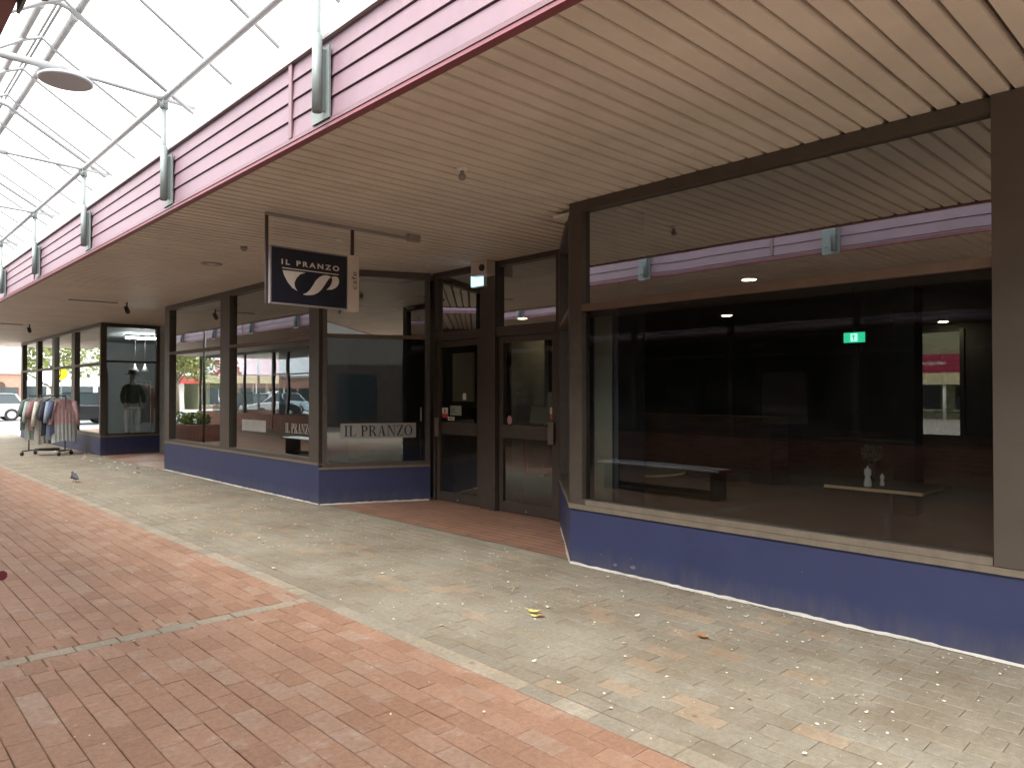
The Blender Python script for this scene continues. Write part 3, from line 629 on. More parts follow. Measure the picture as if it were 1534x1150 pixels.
for i, (x, y, z, s, lb) in enumerate(((7.55,4.09,2.78,1,'bright round downlight near the left of the large window'),(10.8,6.25,2.78,1,'small lit downlight deep in the cafe, below the large window transom'),
        (14.6,4.13,2.78,.8,'small lit downlight farthest right behind the large window'),(8.68,8.92,2.78,1,'round lit downlight behind the glass over the right door'),(5.66,9.95,2.76,1,'lit downlight behind the angled pane, under the hanging sign'))):
    d = thing('downlight', (x, y, z), lb, 'ceiling light', 'lit downlights inside the cafe')
    part(MB().lathe([(.075,0),(.075,-.004),(.0,-.005)], (x,y,z-.006), 20), 'lens', M['lampglow'], d)
    part(MB().lathe([(.098,-.002),(.098,-.006),(.077,-.008),(.077,-.002)], (x,y,z), 20), 'trim', M['white'], d)
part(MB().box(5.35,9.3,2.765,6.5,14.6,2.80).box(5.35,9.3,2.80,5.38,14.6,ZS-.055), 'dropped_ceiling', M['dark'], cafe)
part(MB().box(4.90,3.93,.50,4.915,4.13,2.16), 'pale_board', mat('pale_green_grey', (.22,.23,.19), .7), cafe)  # thin pale green-grey board added on the pier's face
ex = thing('exit_sign', (9.0, 3.5, 2.1), 'green glowing running figure exit sign hanging deep in the cafe', 'exit sign')
part(MB().box(9.0,3.39,2.105,9.03,3.63,2.225), 'panel', M['exit'], ex)
part(MB().box(8.992,3.47,2.12,8.998,3.545,2.21), 'door_symbol', M['exitw'], ex)
part(MB().box(8.985,3.50,2.13,8.990,3.515,2.17).box(8.985,3.49,2.17,8.990,3.53,2.19).ball((8.987,3.513,2.20),.008,8,6), 'running_figure', M['exit'], ex)
part(MB().tube([(9.015,3.51,2.225),(9.015,3.51,2.78)], .006), 'rod', M['black'], ex)
def table(x0, y0, x1, y1, z, label, rnd_=False):
    cx, cy = (x0+x1)/2, (y0+y1)/2
    t = thing('cafe_table', (cx, cy, 0), label, 'table', 'tables inside the cafe')
    if rnd_:
        tt = part(MB().lathe([(.40,0),(.42,.004),(.42,.022),(.41,.024)], (cx,cy,z-.028), 40), 'tabletop', M['wood'], t)
        part(MB().lathe([(.412,0),(.412,.003)], (cx,cy,z-.0035), 40), 'dark_surface', M['dwood'], tt)
    else:
        tt = part(MB().box(x0, y0, z-.028, x1, y1, z-.003), 'tabletop', M['wood'], t, .003)
        part(MB().box(x0+.004, y0+.004, z-.0028, x1-.004, y1-.004, z), 'dark_surface', M['dwood'], tt)
    part(MB().tube([(cx,cy,.02),(cx,cy,z-.028)], .03), 'pedestal', M['black'], t)
    part(MB().box(cx-.25,cy-.03,.006,cx+.25,cy+.03,.03).box(cx-.03,cy-.25,.0065,cx+.03,cy+.25,.0305), 'foot', M['black'], t)
table(6.19,1.90,6.89,2.67,.72, 'square pale wood table by the large window with a white pepper mill')
table(5.42,3.9,6.22,4.7,.74, 'round pale wood table behind the left side of the large window', True)
def mill(x, y, z, label, s=1.):
    t = thing('pepper_mill', (x, y, z), label, 'pepper mill')
    part(MB().lathe([(.026*s,0),(.030*s,.01),(.030*s,.035*s),(.022*s,.07*s),(.020*s,.085*s),(.028*s,.10*s),(.028*s,.135*s),(.02*s,.15*s),(.004,.155*s)], (x,y,z), 24), 'body', M['white'], t)
    part(MB().ball((x,y,z+.163*s), .009*s, 10, 6), 'knob', M['white'], t)
mill(6.27, 2.34, .721, 'white pepper mill on the edge of the square wood table', 1.)
mill(6.42, 2.28, .721, 'smaller white salt shaker behind the pepper mill', .6)
mill(5.55, 4.42, .741, 'white pump bottle on the round wood table', .85)
g = thing('green_squeeze_bottle', (5.60,4.29,.741), 'green squeeze bottle beside the white one on the round table', 'bottle')
part(MB().lathe([(.03,0),(.032,.05),(.026,.08),(.012,.10),(.012,.115)], (5.60,4.29,.741), 18), 'body', M['greenp'], g)
part(MB().tube([(5.60,4.29,.855),(5.60,4.28,.875),(5.60,4.25,.885)], .009), 'spout', M['greenp'], g)
def chair(x, y, rot, label, m):
    t = thing('cafe_chair', (x, y, 0), label, 'chair', 'chairs inside the cafe')
    def tr(mb):
        c, s_ = math.cos(rot), math.sin(rot); mb.v = [(x+p[0]*c-p[1]*s_, y+p[0]*s_+p[1]*c, p[2]) for p in mb.v]; return mb
    part(tr(MB().box(-.2,-.2,.43,.2,.2,.46)), 'seat', m, t, .01)
    part(tr(MB().box(-.17,-.235,.74,.17,-.21,.90)), 'backrest', m, t, .01)
    for sx in (-1, 1):
        part(tr(MB().tube([(sx*.18,-.27,.01),(sx*.17,-.19,.44),(sx*.16,-.23,.90)], .014)), 'leg', m, t)
        part(tr(MB().tube([(sx*.18,.21,.01),(sx*.17,.17,.44)], .014)), 'leg', m, t)
chair(7.0, 6.85, R(-133), 'red wooden chair seen through the lower glass of the right door', M['redwood'])
chair(7.2, 9.4, R(200), 'dark chair stacked behind the angled pane with its legs up', M['dwood'])
pw = thing('window_poster', (7.55,9.0,1.2), 'pale poster board standing inside behind the angled pane', 'poster')
part(MB().box(7.6,8.95,1.35,7.63,9.75,2.15), 'board', M['decal'], pw)
vs_ = thing('flower_vase', (6.75,2.5,.72), 'small vase with dried cream flowers on the square table', 'vase')
part(MB().lathe([(.03,0),(.045,.05),(.03,.12),(.035,.15)], (6.75,2.48,.721), 18), 'vase', M['dwood'], vs_)
fl = MB()
for i in range(60):
    a, rr, zz = rnd.uniform(0, 6.28), rnd.uniform(0, .09), rnd.uniform(.90, 1.02); p = (6.75+rr*math.cos(a), 2.48+rr*math.sin(a), zz); fl.ball(p, rnd.uniform(.012,.025), 6, 4)
for i in range(8): fl.tube([(6.75,2.48,.84),(6.75+rnd.uniform(-.1,.1),2.48+rnd.uniform(-.1,.1),1.0)], .003, 5)
part(fl, 'flowers', mat('dried_flowers', (.12,.11,.08), .9), vs_)

# ------------------------------------------------------------------ boutique
bt = thing('boutique_building', (5.5, 24, 0), 'clothes shop beyond the cafe with navy plinth and mannequin window', 'shop')
plinth(bt, (4.70,29.0), (4.70,19.2), .44); part(MB().bar((4.70,19.2), (6.05,19.28), 0, .43, 0, .12), 'plinth_wall', M['blue'], bt)
sill(bt, (4.70,29.0), (4.70,19.2), .44, .03); sill(bt, (4.70,19.2), (6.05,19.28), .43, .04)
w1, p1 = window(bt, (4.70,29.0), (4.70,19.2), .47, ZS-.003, [(.0,.30),(2.40,2.70),(4.65,4.95),(6.95,7.3),(9.70,9.80)], 2.19, side=-1, dep=.12, gm=M['glass_far'], tr_h=.06)
w2, p2 = window(bt, (4.71,19.21), (6.05,19.29), .47, ZS-.003, [(.0,.12),(1.27,1.34)], 2.25, side=-1, dep=.10, gm=M['glass_far'], fm=M['door'])
part(MB().box(4.85,19.5,.01,12,29,.016), 'floor', M['ifloor'], bt); part(MB().box(4.85,19.4,ZS-.06,12,29,ZS-.04), 'ceiling', mat('boutique_ceiling',(.40,.43,.42),.8), bt)
part(MB().box(12,19,0,12.1,29,3.2).box(6.05,19.3,0,12,19.4,3.2).box(4.8,28.9,0,12,29.0,3.2), 'inner_wall', mat('boutique_wall',(.34,.36,.34),.8), bt)
part(MB().box(4.85,25.6,.0,12,25.66,3.1), 'divider_wall', mat('boutique_divider',(.16,.17,.165),.8), bt)
part(MB().box(6.15,14.7,0,6.25,19.2,3.17).box(4.9,14.69,0,6.15,14.84,3.16), 'entry_wall', M['iwall'], bt)
part(MB().box(6.33,14.76,3.18,12.2,29.1,3.45), 'roof', M['gutter'], bt)  # unseen slab added with the cafe roof to keep sky light out
fl_ = thing('tube_light', (5.9,21.9,3.05), 'bright white fluorescent tube on the ceiling behind the mannequin window', 'light')
part(MB().tube([(5.98,21.9,3.02),(6.95,21.9,3.02)], .022, 10), 'tube', M['tubeglow'], fl_)
part(MB().box(5.95,21.85,3.045,7.0,21.95,3.105), 'batten', M['white'], fl_)
for i, (x, y, lb) in enumerate(((6.36,22.4,'white cone pendant lamp above the mannequin, the left one'),(6.62,22.4,'white cone pendant lamp above the mannequin, the right one'))):
    pl = thing('pendant_lamp', (x, y, 2.4), lb, 'lamp', 'cone pendants in the boutique window')
    part(MB().lathe([(.105,0),(.02,.17),(.02,.22)], (x,y,2.10), 20), 'shade', M['white'], pl)
    part(MB().tube([(x,y,2.36),(x,y,3.12)], .008, 6), 'cord', M['black'], pl)
# mannequin (a shop dummy): one continuous body, clothes as children
def skin_obj(name, pts, edges, radii, m, parent, sub=2, root=0):
    off = L3(parent); me = bpy.data.meshes.new(name)
    me.from_pydata([(p[0]-off[0], p[1]-off[1], p[2]-off[2]) for p in pts], edges, []); me.materials.append(m)
    o = bpy.data.objects.new(name, me); COL.objects.link(o); o.parent = parent
    o.modifiers.new('skin', 'SKIN')
    for i, r in enumerate(radii): me.skin_vertices[0].data[i].radius = r if isinstance(r, tuple) else (r, r)
    me.skin_vertices[0].data[root].use_root = True
    s = o.modifiers.new('sub', 'SUBSURF'); s.levels = sub; s.render_levels = sub
    me.polygons.foreach_set('use_smooth', [True]*len(me.polygons)); o.modifiers['skin'].use_smooth_shade = True
    return o
mx_, my_, mz_ = 5.69, 20.25, .28
mn = thing('shop_mannequin', (mx_, my_, mz_), 'shop dummy in dark green jumper, white trousers and black hat in the window', 'mannequin')
mp = lambda x, y, z: (mx_+x, my_+y, mz_+z)
pts = [mp(0,0,.90), mp(0,0,1.08), mp(0,0,1.28), mp(0,0,1.40), mp(0,0,1.50), mp(0,-.01,1.60), mp(0,-.01,1.68),
       mp(-.17,0,1.36), mp(-.24,-.02,1.10), mp(-.20,-.10,.88), mp(-.19,-.12,.80), mp(.17,0,1.36), mp(.25,-.02,1.10), mp(.22,-.10,.88), mp(.21,-.12,.80),
       mp(-.09,0,.82), mp(-.10,-.01,.46), mp(-.11,0,.07), mp(-.11,-.12,.03), mp(.09,0,.82), mp(.10,-.01,.46), mp(.11,0,.07), mp(.11,-.12,.03)]
edg = [(0,1),(1,2),(2,3),(3,4),(4,5),(5,6),(3,7),(7,8),(8,9),(9,10),(3,11),(11,12),(12,13),(13,14),(0,15),(15,16),(16,17),(17,18),(0,19),(19,20),(20,21),(21,22)]
rad = [(.15,.10),(.13,.09),(.16,.10),(.10,.07),(.05,.05),(.078,.09),(.06,.07),.055,.042,.032,.03,.055,.042,.032,.03,(.085,.085),.06,.04,.03,(.085,.085),.06,.04,.03]
skin_obj('body', pts, edg, rad, M['skin'], mn)
pj = [mp(0,0,.88), mp(0,0,1.08), mp(0,0,1.28), mp(0,0,1.40), mp(-.18,0,1.36), mp(-.25,-.02,1.10), mp(-.22,-.09,.93), mp(.18,0,1.36), mp(.26,-.02,1.10), mp(.24,-.09,.93)]
skin_obj('jumper', pj, [(0,1),(1,2),(2,3),(3,4),(4,5),(5,6),(3,7),(7,8),(8,9)], [(.20,.13),(.18,.12),(.19,.12),(.10,.08),.075,.062,.05,.075,.062,.05], mat('dark_green_knit',(.03,.05,.035),.9,bump=.3,bscale=90), mn)
pt = [mp(0,0,.90), mp(-.10,0,.80), mp(-.11,-.01,.45), mp(-.115,0,.10), mp(.10,0,.80), mp(.11,-.01,.45), mp(.115,0,.10)]
skin_obj('trousers', pt, [(0,1),(1,2),(2,3),(0,4),(4,5),(5,6)], [(.165,.11),.105,.082,.07,.105,.082,.07], mat('white_denim',(.85,.86,.88),.8), mn)
part(MB().lathe([(.0,.0),(.17,.0),(.18,.008),(.10,.02),(.095,.10),(.07,.12),(.0,.12)], mp(0,0,1.68), 24), 'hat', M['black'], mn)
part(MB().ball(mp(0,-.095,1.58), (.012,.02,.02), 8, 6).ball(mp(-.03,-.085,1.605), (.012,.006,.007), 8, 6).ball(mp(.03,-.085,1.605), (.012,.006,.007), 8, 6).ball(mp(0,-.088,1.545), (.022,.008,.007), 8, 6), 'face', M['skin'], mn)
part(MB().box(mx_-.3,my_-.25,.02,mx_+.35,my_+.25,mz_+.02), 'stand', M['signwhite'], mn)
ba = thing('shop_banner', (4.98, 20.3, .5), 'pale grey display panel standing left of the mannequin', 'panel')
part(MB().box(4.93,20.25,.35,5.13,20.29,2.05), 'board', M['decal'], ba)

# garments
def garment(name, c, w_, h, rot, m1, label, m2=None, split=.6, cat='shirt', sleeves=True, group='clothes hanging on the rail outside', folds=7):
    """a top hanging from a hanger: shoulders, body with folds, sleeves; c = hook point"""
    t = thing(name, (c[0], c[1], c[2]), label, cat, group)
    cr, sr = math.cos(rot), math.sin(rot)
    def Q(u, d, z): return (c[0]+u*cr-d*sr, c[1]+u*sr+d*cr, c[2]+z)
    def sheet(z0, z1, m, nm, n=30, rows=10):
        mb = MB(); vs = []
        for side in (1, -1):
            for j in range(rows+1):
                f = j/rows; z = z0+(z1-z0)*f; g = -z/h
                hw = w_*(.30+.22*min(1, g*5)) if g < .2 else w_*(.52+.05*(g-.2))
                for i in range(n+1):
                    u = -1+2*i/n; x = hw*u; edge = math.sqrt(max(0, 1-u*u))
                    zz = z - (.055*abs(u)**1.5*w_*2 if g < .2 else .055*w_*2*abs(u)**1.5)
                    d = side*(.045*edge*(.4+.8*g)+.012*math.sin(u*folds*2.3+side)*g*edge)
                    vs.append(Q(x, d, zz))
        nn = n+1; fs = []
        for s_ in range(2):
            k = s_*(rows+1)*nn
            for j in range(rows):
                for i in range(n): fs.append((k+j*nn+i, k+j*nn+i+1, k+(j+1)*nn+i+1, k+(j+1)*nn+i))
        mb.add(vs, fs, True); return part(mb, nm, m, t)
    zs = -h*split if m2 else -h
    sheet(-.02, zs, m1, 'upper_cloth')
    if m2: sheet(zs, -h, m2, 'lower_cloth')
    if sleeves:
        for s_ in (-1, 1):
            part(MB().tube([Q(s_*w_*.40,0,-.09), Q(s_*w_*.55,.0,-.28*h-.1), Q(s_*w_*.60,.01,-.62*h)], [.055,.05,.042], 12), 'sleeve', m1, t)
    part(MB().tube([Q(0,0,.06), Q(.02,0,.04), Q(0,0,0), Q(0,0,-.01)], .003, 5).tube([Q(-w_*.4,0,-.07), Q(0,0,-.0), Q(w_*.4,0,-.07)], .008, 6), 'hanger', M['white'], t)
    return t
# clothes rail outside the boutique
rk = thing('clothes_rail', (3.8, 20.25, 0), 'wheeled black clothes rail crowded with shirts outside the boutique', 'clothes rail')
ra, rb_ = Vector((4.13, 19.95)), Vector((3.50, 20.55))
for p in (ra, rb_):
    part(MB().tube([(p.x,p.y,.12),(p.x,p.y,1.42)], .014), 'upright', M['black'], rk)
    q = Vector((-(rb_-ra).y, (rb_-ra).x)).normalized()*.24
    part(MB().tube([(p.x-q.x,p.y-q.y,.11),(p.x+q.x,p.y+q.y,.11)], .014), 'foot_bar', M['black'], rk)
    for s_ in (-1, 1): part(MB().ball((p.x+q.x*s_,p.y+q.y*s_,.05), (.045,.045,.05), 10, 8), 'castor', M['black'], rk)
part(MB().tube([(ra.x,ra.y,1.42),(rb_.x,rb_.y,1.42)], .014), 'rail', M['black'], rk); part(MB().tube([(ra.x,ra.y,.12),(rb_.x,rb_.y,.12)], .014), 'base_bar', M['black'], rk)
part(MB().box(3.6,20.1,.13,4.05,20.42,.17), 'shelf', M['black'], rk)
gc = [((.66,.44,.46),(.52,.56,.56),'pink striped shirt fading to grey at the hem, nearest on the rail'),
      ((.10,.13,.22),None,'navy blue shirt second from the front of the rail'),
      ((.32,.40,.50),None,'light blue denim shirt on the rail'),
      ((.06,.06,.09),None,'black shirt hanging midway on the rail'),
      ((.66,.66,.58),None,'long cream top hanging midway on the rail'),
      ((.36,.19,.19),None,'dull red top hanging near the back of the rail'),
      ((.42,.50,.48),None,'pale grey green shirt near the far end of the rail'),
      ((.16,.19,.17),None,'dark grey green coat at the far left of the rail')]
ang = math.atan2((rb_-ra).y, (rb_-ra).x)-math.pi/2
for i, (c1, c2, lb) in enumerate(gc):
    f = .02+.96*i/7; p = ra+(rb_-ra)*f
    p = Vector((p.x, p.y))
    garment('shirt', (p.x, p.y, 1.37), .50, (1.02, .80, .95, .85, 1.08, .72, .95, .72)[i], R(36)+rnd.uniform(-.15,.15) if i else R(8), mat('cloth_%s' % lb.split()[0], c1, .9, var=.18, scale=14, bump=.3, bscale=30), lb,
            mat('grey_hem_cloth', c2, .9, var=.12, scale=14) if c2 else None, folds=9 if i == 0 else 6)
for i, (x, c1, lb) in enumerate(((6.00,(.22,.21,.20),'grey cardigan hanging inside right of the mannequin'),(6.16,(.34,.12,.08),'rust red top hanging at the right of the boutique window'))):
    garment('knit_top', (x, 20.6+.12*i, 1.72), .42, 1.0, R(20), mat('cloth_in_%d' % i, c1, .9, var=.2), lb, cat='clothing', group='tops hanging inside the boutique')
ir = thing('display_rail', (5.8,20.7,.02), 'white display rail holding tops inside the boutique window', 'rail')
part(MB().tube([(5.85,20.66,1.80),(6.25,20.66,1.80),(6.25,20.66,.03)], .012), 'rail', M['white'], ir)
part(MB().box(6.15,20.5,.02,6.32,20.8,.035), 'base', M['white'], ir)

# ------------------------------------------------------------------ hanging sign
hs_ = thing('hanging_sign', (3.35, 6.27, ZS), 'dark navy cafe sign hung from a steel rail under the soffit', 'sign')
part(MB().box(2.86,6.25,3.105,4.54,6.29,3.135).box(4.42,6.24,3.095,4.56,6.30,3.165), 'rail', M['gutter'], hs_)
part(MB().box(2.86,6.262,2.30,2.884,6.286,3.105), 'hanger', M['darkbrown'], hs_); part(MB().box(3.742,6.262,2.84,3.768,6.286,3.105), 'hanger', M['darkbrown'], hs_)
bd = part(MB().box(2.897,6.235,2.318,3.672,6.305,2.822), 'sign_board', M['navy'], hs_)
fm_ = MB()
for (x0,z0,x1,z1) in ((2.89,2.308,3.672,2.318),(2.89,2.822,3.672,2.832),(2.884,2.308,2.897,2.832)): fm_.box(x0,6.228,z0,x1,6.312,z1)
part(fm_, 'frame', M['gutter'], bd)
def onS(u, v, d): return (2.897+.775*u, 6.2335-d, 2.318+.504*v)
def px2(cx, cy):
    f = (cx-60)/1020.; top = 255+135*f; bot = 1015+85*f; f2 = f  # measured on the photograph's sign face
    return (f2, 1-(cy-top)/(bot-top))
X0_, X1_ = px2(190,480)[0], px2(967,560)[0]
part(text_mesh('IL PRANZO', .1, lambda u, v, d: onS(X0_+(X1_-X0_)*u, .70+.098*v, d), .0015, spacing=1.45, bold=.0028), 'lettering', M['signwhite'], bd)
def shape(pl, m, nm): part(MB().prism([px2(*p) for p in pl], lambda u, v, d: onS(u, v, d), -.001, .002), nm, m, bd)
shape([(200,540),(960,630),(960,641),(200,553)], M['signwhite'], 'underline')
def cat_(pts, n=8):
    out = []; N = len(pts)
    for i in range(N):
        p0, p1, p2, p3 = pts[(i-1)%N], pts[i], pts[(i+1)%N], pts[(i+2)%N]
        for k in range(n):
            s_ = k/n; out.append(tuple(.5*(2*p1[j]+(p2[j]-p0[j])*s_+(2*p0[j]-5*p1[j]+4*p2[j]-p3[j])*s_*s_+(3*p1[j]-p0[j]-3*p2[j]+p3[j])*s_**3) for j in (0,1)))
    return out
shape([(205,580),(350,594),(505,610),(430,635),(382,690),(357,750),(364,810),(397,862),(330,820),(270,740),(228,655)], M['signwhite'], 'emblem')
shape([(468,907),(520,888),(560,850),(600,790),(640,720),(690,670),(740,646),(790,642),(830,652),(852,668),(820,695),(790,735),(755,790),(715,845),(670,885),(620,910),(560,920),(510,918)], M['signwhite'], 'emblem')
shape([(862,664),(900,658),(935,664),(958,684),(966,720),(960,760),(940,795),(905,822),(860,840),(790,842),(830,805),(858,760),(872,710)], M['signwhite'], 'emblem')
sp_ = part(MB().box(3.676,6.225,2.30,3.802,6.315,2.845), 'side_panel', M['cream'], hs_)
part(text_mesh('cafe', .1, lambda u, v, d: (3.775-.055*v, 6.2245-d, 2.515+.17*u), .001, spacing=1.1), 'lettering', M['ink'], sp_)

# soffit fittings
def fitting(x, y, name, label, cat, parts):
    t = thing(name, (x, y, ZS), label, cat)
    for nm, prof, m in parts: part(MB().lathe(prof, (x,y,ZS), 20), nm, m, t)
fitting(3.42,4.16,'ceiling_sensor','small pale sensor with a bracket hanging from the soffit above the entry','sensor',[('base',[(.045,0),(.045,-.012),(.03,-.022)],M['white']),('stem',[(.016,-.022),(.016,-.05)],M['gutter']),('head',[(.026,-.05),(.028,-.075),(.018,-.09)],M['gutter'])])
fitting(3.45,8.13,'dome_sensor','small dark dome on the soffit left of the hanging sign','sensor',[('base',[(.04,0),(.04,-.02),(.02,-.05)],M['gutter'])])
fitting(4.04,7.02,'ceiling_button','small white round cap on the soffit beside the sign rail','sensor',[('base',[(.04,0),(.04,-.012),(.02,-.018)],M['white'])])
fitting(3.60,9.48,'recessed_lamp','recessed round fitting with dark rim in the soffit of the walkway','ceiling light',[('ring',[(.13,0),(.13,-.008),(.09,-.010)],M['gutter']),('glass',[(.085,-.009),(.02,-.012)],M['cream'])])
for i, (px, y, lb) in enumerate(((4.0,14.6,'small black spotlight on the soffit, the nearer of two'),(3.55,20.9,'small black spotlight on the soffit, the farther of two'))):
    t_ = thing('spot_lamp', (px, y, ZS), lb, 'spotlight', 'black spotlights on the soffit')
    part(MB().tube([(px,y,ZS-.005),(px,y,ZS-.10)], .012), 'arm', M['black'], t_); part(MB().tube([(px,y+.05,ZS-.10),(px,y-.06,ZS-.19)], .04, 14), 'head', M['black'], t_)
    part(MB().box(px-.9,y+.2,ZS-.02,px-.1,y+.23,ZS-.002), 'track', M['gutter'], t_)

# ------------------------------------------------------------------ opposite side of the mall
XO = -3.4
op = thing('opposite_shops', (XO, 11, 0), 'row of dark shops with brick dado across the mall, seen in reflections', 'shop')
part(MB().box(XO,-2.2,0,XO-.23,27.8,.62), 'brick_dado', M['brick_y'], op)
part(MB().box(XO+.02,-2.2,.621,XO-.2,27.8,.66), 'sill', M['dwood'], op)
f = MB(); y = -2.2
while y < 27.9: f.box(XO-.02, y, .66, XO-.12, y+.10, 3.24); y += 2.4
f.box(XO-.022,-2.2,3.12,XO-.12,27.9,3.245).box(XO-.022,-2.2,2.2,XO-.10,27.9,2.25)
part(f, 'window_frame', M['door'], op)
part(MB().quad((XO-.07,-2.2,.66),(XO-.07,27.9,.66),(XO-.07,27.9,3.12),(XO-.07,-2.2,3.12)), 'window_pane', M['glass_far'], op)
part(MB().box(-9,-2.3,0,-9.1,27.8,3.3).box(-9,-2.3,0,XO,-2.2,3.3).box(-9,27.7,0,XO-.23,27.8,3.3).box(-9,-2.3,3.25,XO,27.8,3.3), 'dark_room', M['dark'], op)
part(MB().box(-9,-2.3,3.4,-4.6,36,4.2), 'parapet', M['signwhite'], op)
for i, (y, h0, h1, m) in enumerate(((1.5,.8,2.0,'iwall'),(6.2,.9,1.9,'cream'),(8.6,.7,1.6,'iwall'),(13.0,.8,2.1,'decal'),(17.5,.8,1.9,'dwood'))):
    part(MB().box(XO-.6,y,h0,XO-.65,y+.9,h1), 'display_board', M[m], op)
pv = thing('corner_shop', (-5, 32, 0), 'glass corner shop with low brick wall at the street end, seen in reflections', 'shop')
part(MB().box(XO,27.9,0,XO-.23,35.9,.62), 'brick_dado', M['brick_y'], pv)
part(MB().box(-9,35.9,0,XO,36.1,.62), 'brick_dado', M['brick_x'], pv)
f = MB()
for y in (27.9, 30.6, 33.2, 35.8): f.box(XO-.02,y,.62,XO-.12,y+.1,3.24)
f.box(XO-.02,27.9,3.14,XO-.12,35.9,3.24)
for x in (-9,-6.5): f.box(x,35.92,.62,x+.1,36.0,3.24)
part(f, 'window_frame', M['door'], pv)
part(MB().quad((XO-.07,27.9,.62),(XO-.07,35.9,.62),(XO-.07,35.9,3.14),(XO-.07,27.9,3.14)), 'window_pane', M['glass_far'], pv)
part(MB().box(-9,27.9,3.25,XO,36,3.4), 'ceiling', M['iceil'], pv)
def bench(x, y, label, ln=2.2):
    b = thing('street_bench', (x, y, 0), label, 'bench', 'benches along the mall')
    part(MB().prism([(-.19,.40),(.19,.40),(.205,.41),(.205,.425),(.19,.435),(-.19,.435),(-.205,.425),(-.205,.41)], lambda u, v, d: (x+u, y+d, v), .01, ln-.01), 'seat', M['slab'], b)
    for k in (0, 1):
        yy = y+k*(ln-.012)
        part(MB().prism([(-.21,.385),(.21,.385),(.225,.40),(.225,.425),(.21,.44),(-.21,.44),(-.225,.425),(-.225,.40)], lambda u, v, d: (x+u, yy+d, v), 0, .012), 'end_cap', M['endred'], b)
        ly = y+.12+k*(ln-.30)
        part(MB().box(x-.17,ly,.0,x+.17,ly+.06,.40), 'leg', M['black'], b, .006)
    part(MB().box(x-.03,y+.18,.06,x+.03,y+ln-.18,.12), 'stretcher', M['black'], b)
bench(.56, 5.22, 'pale slab bench with maroon end cap just entering the left edge of the photo')
bench(1.45, 14.3, 'pale slab bench farther along the mall, seen in the window reflection')
pc = thing('canopy_post', (2.1, 20.3, 0), 'slim dark post under the canopy edge, seen in the window reflection', 'post')
part(MB().tube([(2.1,20.3,0),(2.1,20.3,ZS)], .035, 10), 'shaft', M['black'], pc); part(MB().box(2.03,20.23,.001,2.17,20.37,.012), 'base_plate', M['black'], pc)
pn = thing('brick_planter', (1.2, 23.3, 0), 'low brick planter with leafy plants at the mall end', 'planter')
part(MB().box(.7,22.6,0,1.7,24.4,.5), 'brick_wall', M['brick_x'], pn); part(MB().box(.76,22.66,.5,1.64,24.34,.505), 'soil', M['bark'], pn)

def foliage(mb, c, r, n, leaf, r_, squash=1.):
    for i in range(n):
        while True:
            p = Vector((r_.uniform(-1,1), r_.uniform(-1,1), r_.uniform(-1,1)))
            if p.length < 1: break
        p = p.normalized()*(p.length**.5)
        q = Vector((c[0]+p.x*r, c[1]+p.y*r, c[2]+p.z*r*squash))
        a = Vector((r_.uniform(-1,1), r_.uniform(-1,1), r_.uniform(-1,1))).normalized(); b = a.cross(Vector((r_.uniform(-1,1), r_.uniform(-1,1), .3))).normalized(); s_ = leaf*r_.uniform(.6,1.4)
        mb.add([q-a*s_, q+b*s_*.5, q+a*s_, q-b*s_*.5], [(0,1,2,3)])
    return mb
r5 = random.Random(5)
part(foliage(MB(), (1.2,23.4,.65), .45, 500, .06, r5, .5), 'plants', M['grass'], pn)
sh = thing('round_shrub', (0.0,28.6,0), 'bright yellow green rounded shrub by the street end', 'shrub')
part(foliage(MB(), (0,28.6,.35), .55, 900, .05, r5, .8), 'foliage', M['grass'], sh); part(MB().tube([(0,28.6,-.01),(0,28.6,.3)], .03), 'stem', M['bark'], sh)

def tree(x, y, h, label, s):
    r_ = random.Random(s); t_ = thing('street_tree', (x, y, 0), label, 'tree', 'trees along the street')
    tr_ = MB().tube([(x,y,-.03),(x+.1,y,h*.25),(x-.1,y+.1,h*.5),(x,y,h*.8)], [.2,.16,.12,.05], 10)
    cr = MB()
    for k in range(12):
        a = k*2.4; zz = h*(.20+.055*k); rr = h*(.32-.02*k); e = (x+rr*math.cos(a), y+rr*math.sin(a), zz+h*.2)
        tr_.tube([(x,y,zz),((x+e[0])/2,(y+e[1])/2,zz+h*.12),e], [.07,.05,.02], 7)
        foliage(cr, e, h*.19, 420, .13, r_, .8); foliage(cr, ((x+e[0])/2,(y+e[1])/2,e[2]+h*.05), h*.12, 150, .13, r_, .8)
    part(tr_, 'trunk', M['bark'], t_); part(cr, 'crown', M['leafg'], t_)
tree(-3.5, 36.8+3, 7, 'leafy street tree just beyond the mall end, seen in the boutique glass', 1)
tree(-1.5, 56, 8, 'street tree on the far kerb, seen in the boutique glass', 2)
tree(-9.5, 57, 8, 'street tree on the far kerb farthest to the left', 3)
tree(3.0, 58, 7.5, 'street tree on the far kerb, nearest to the mall axis', 4)

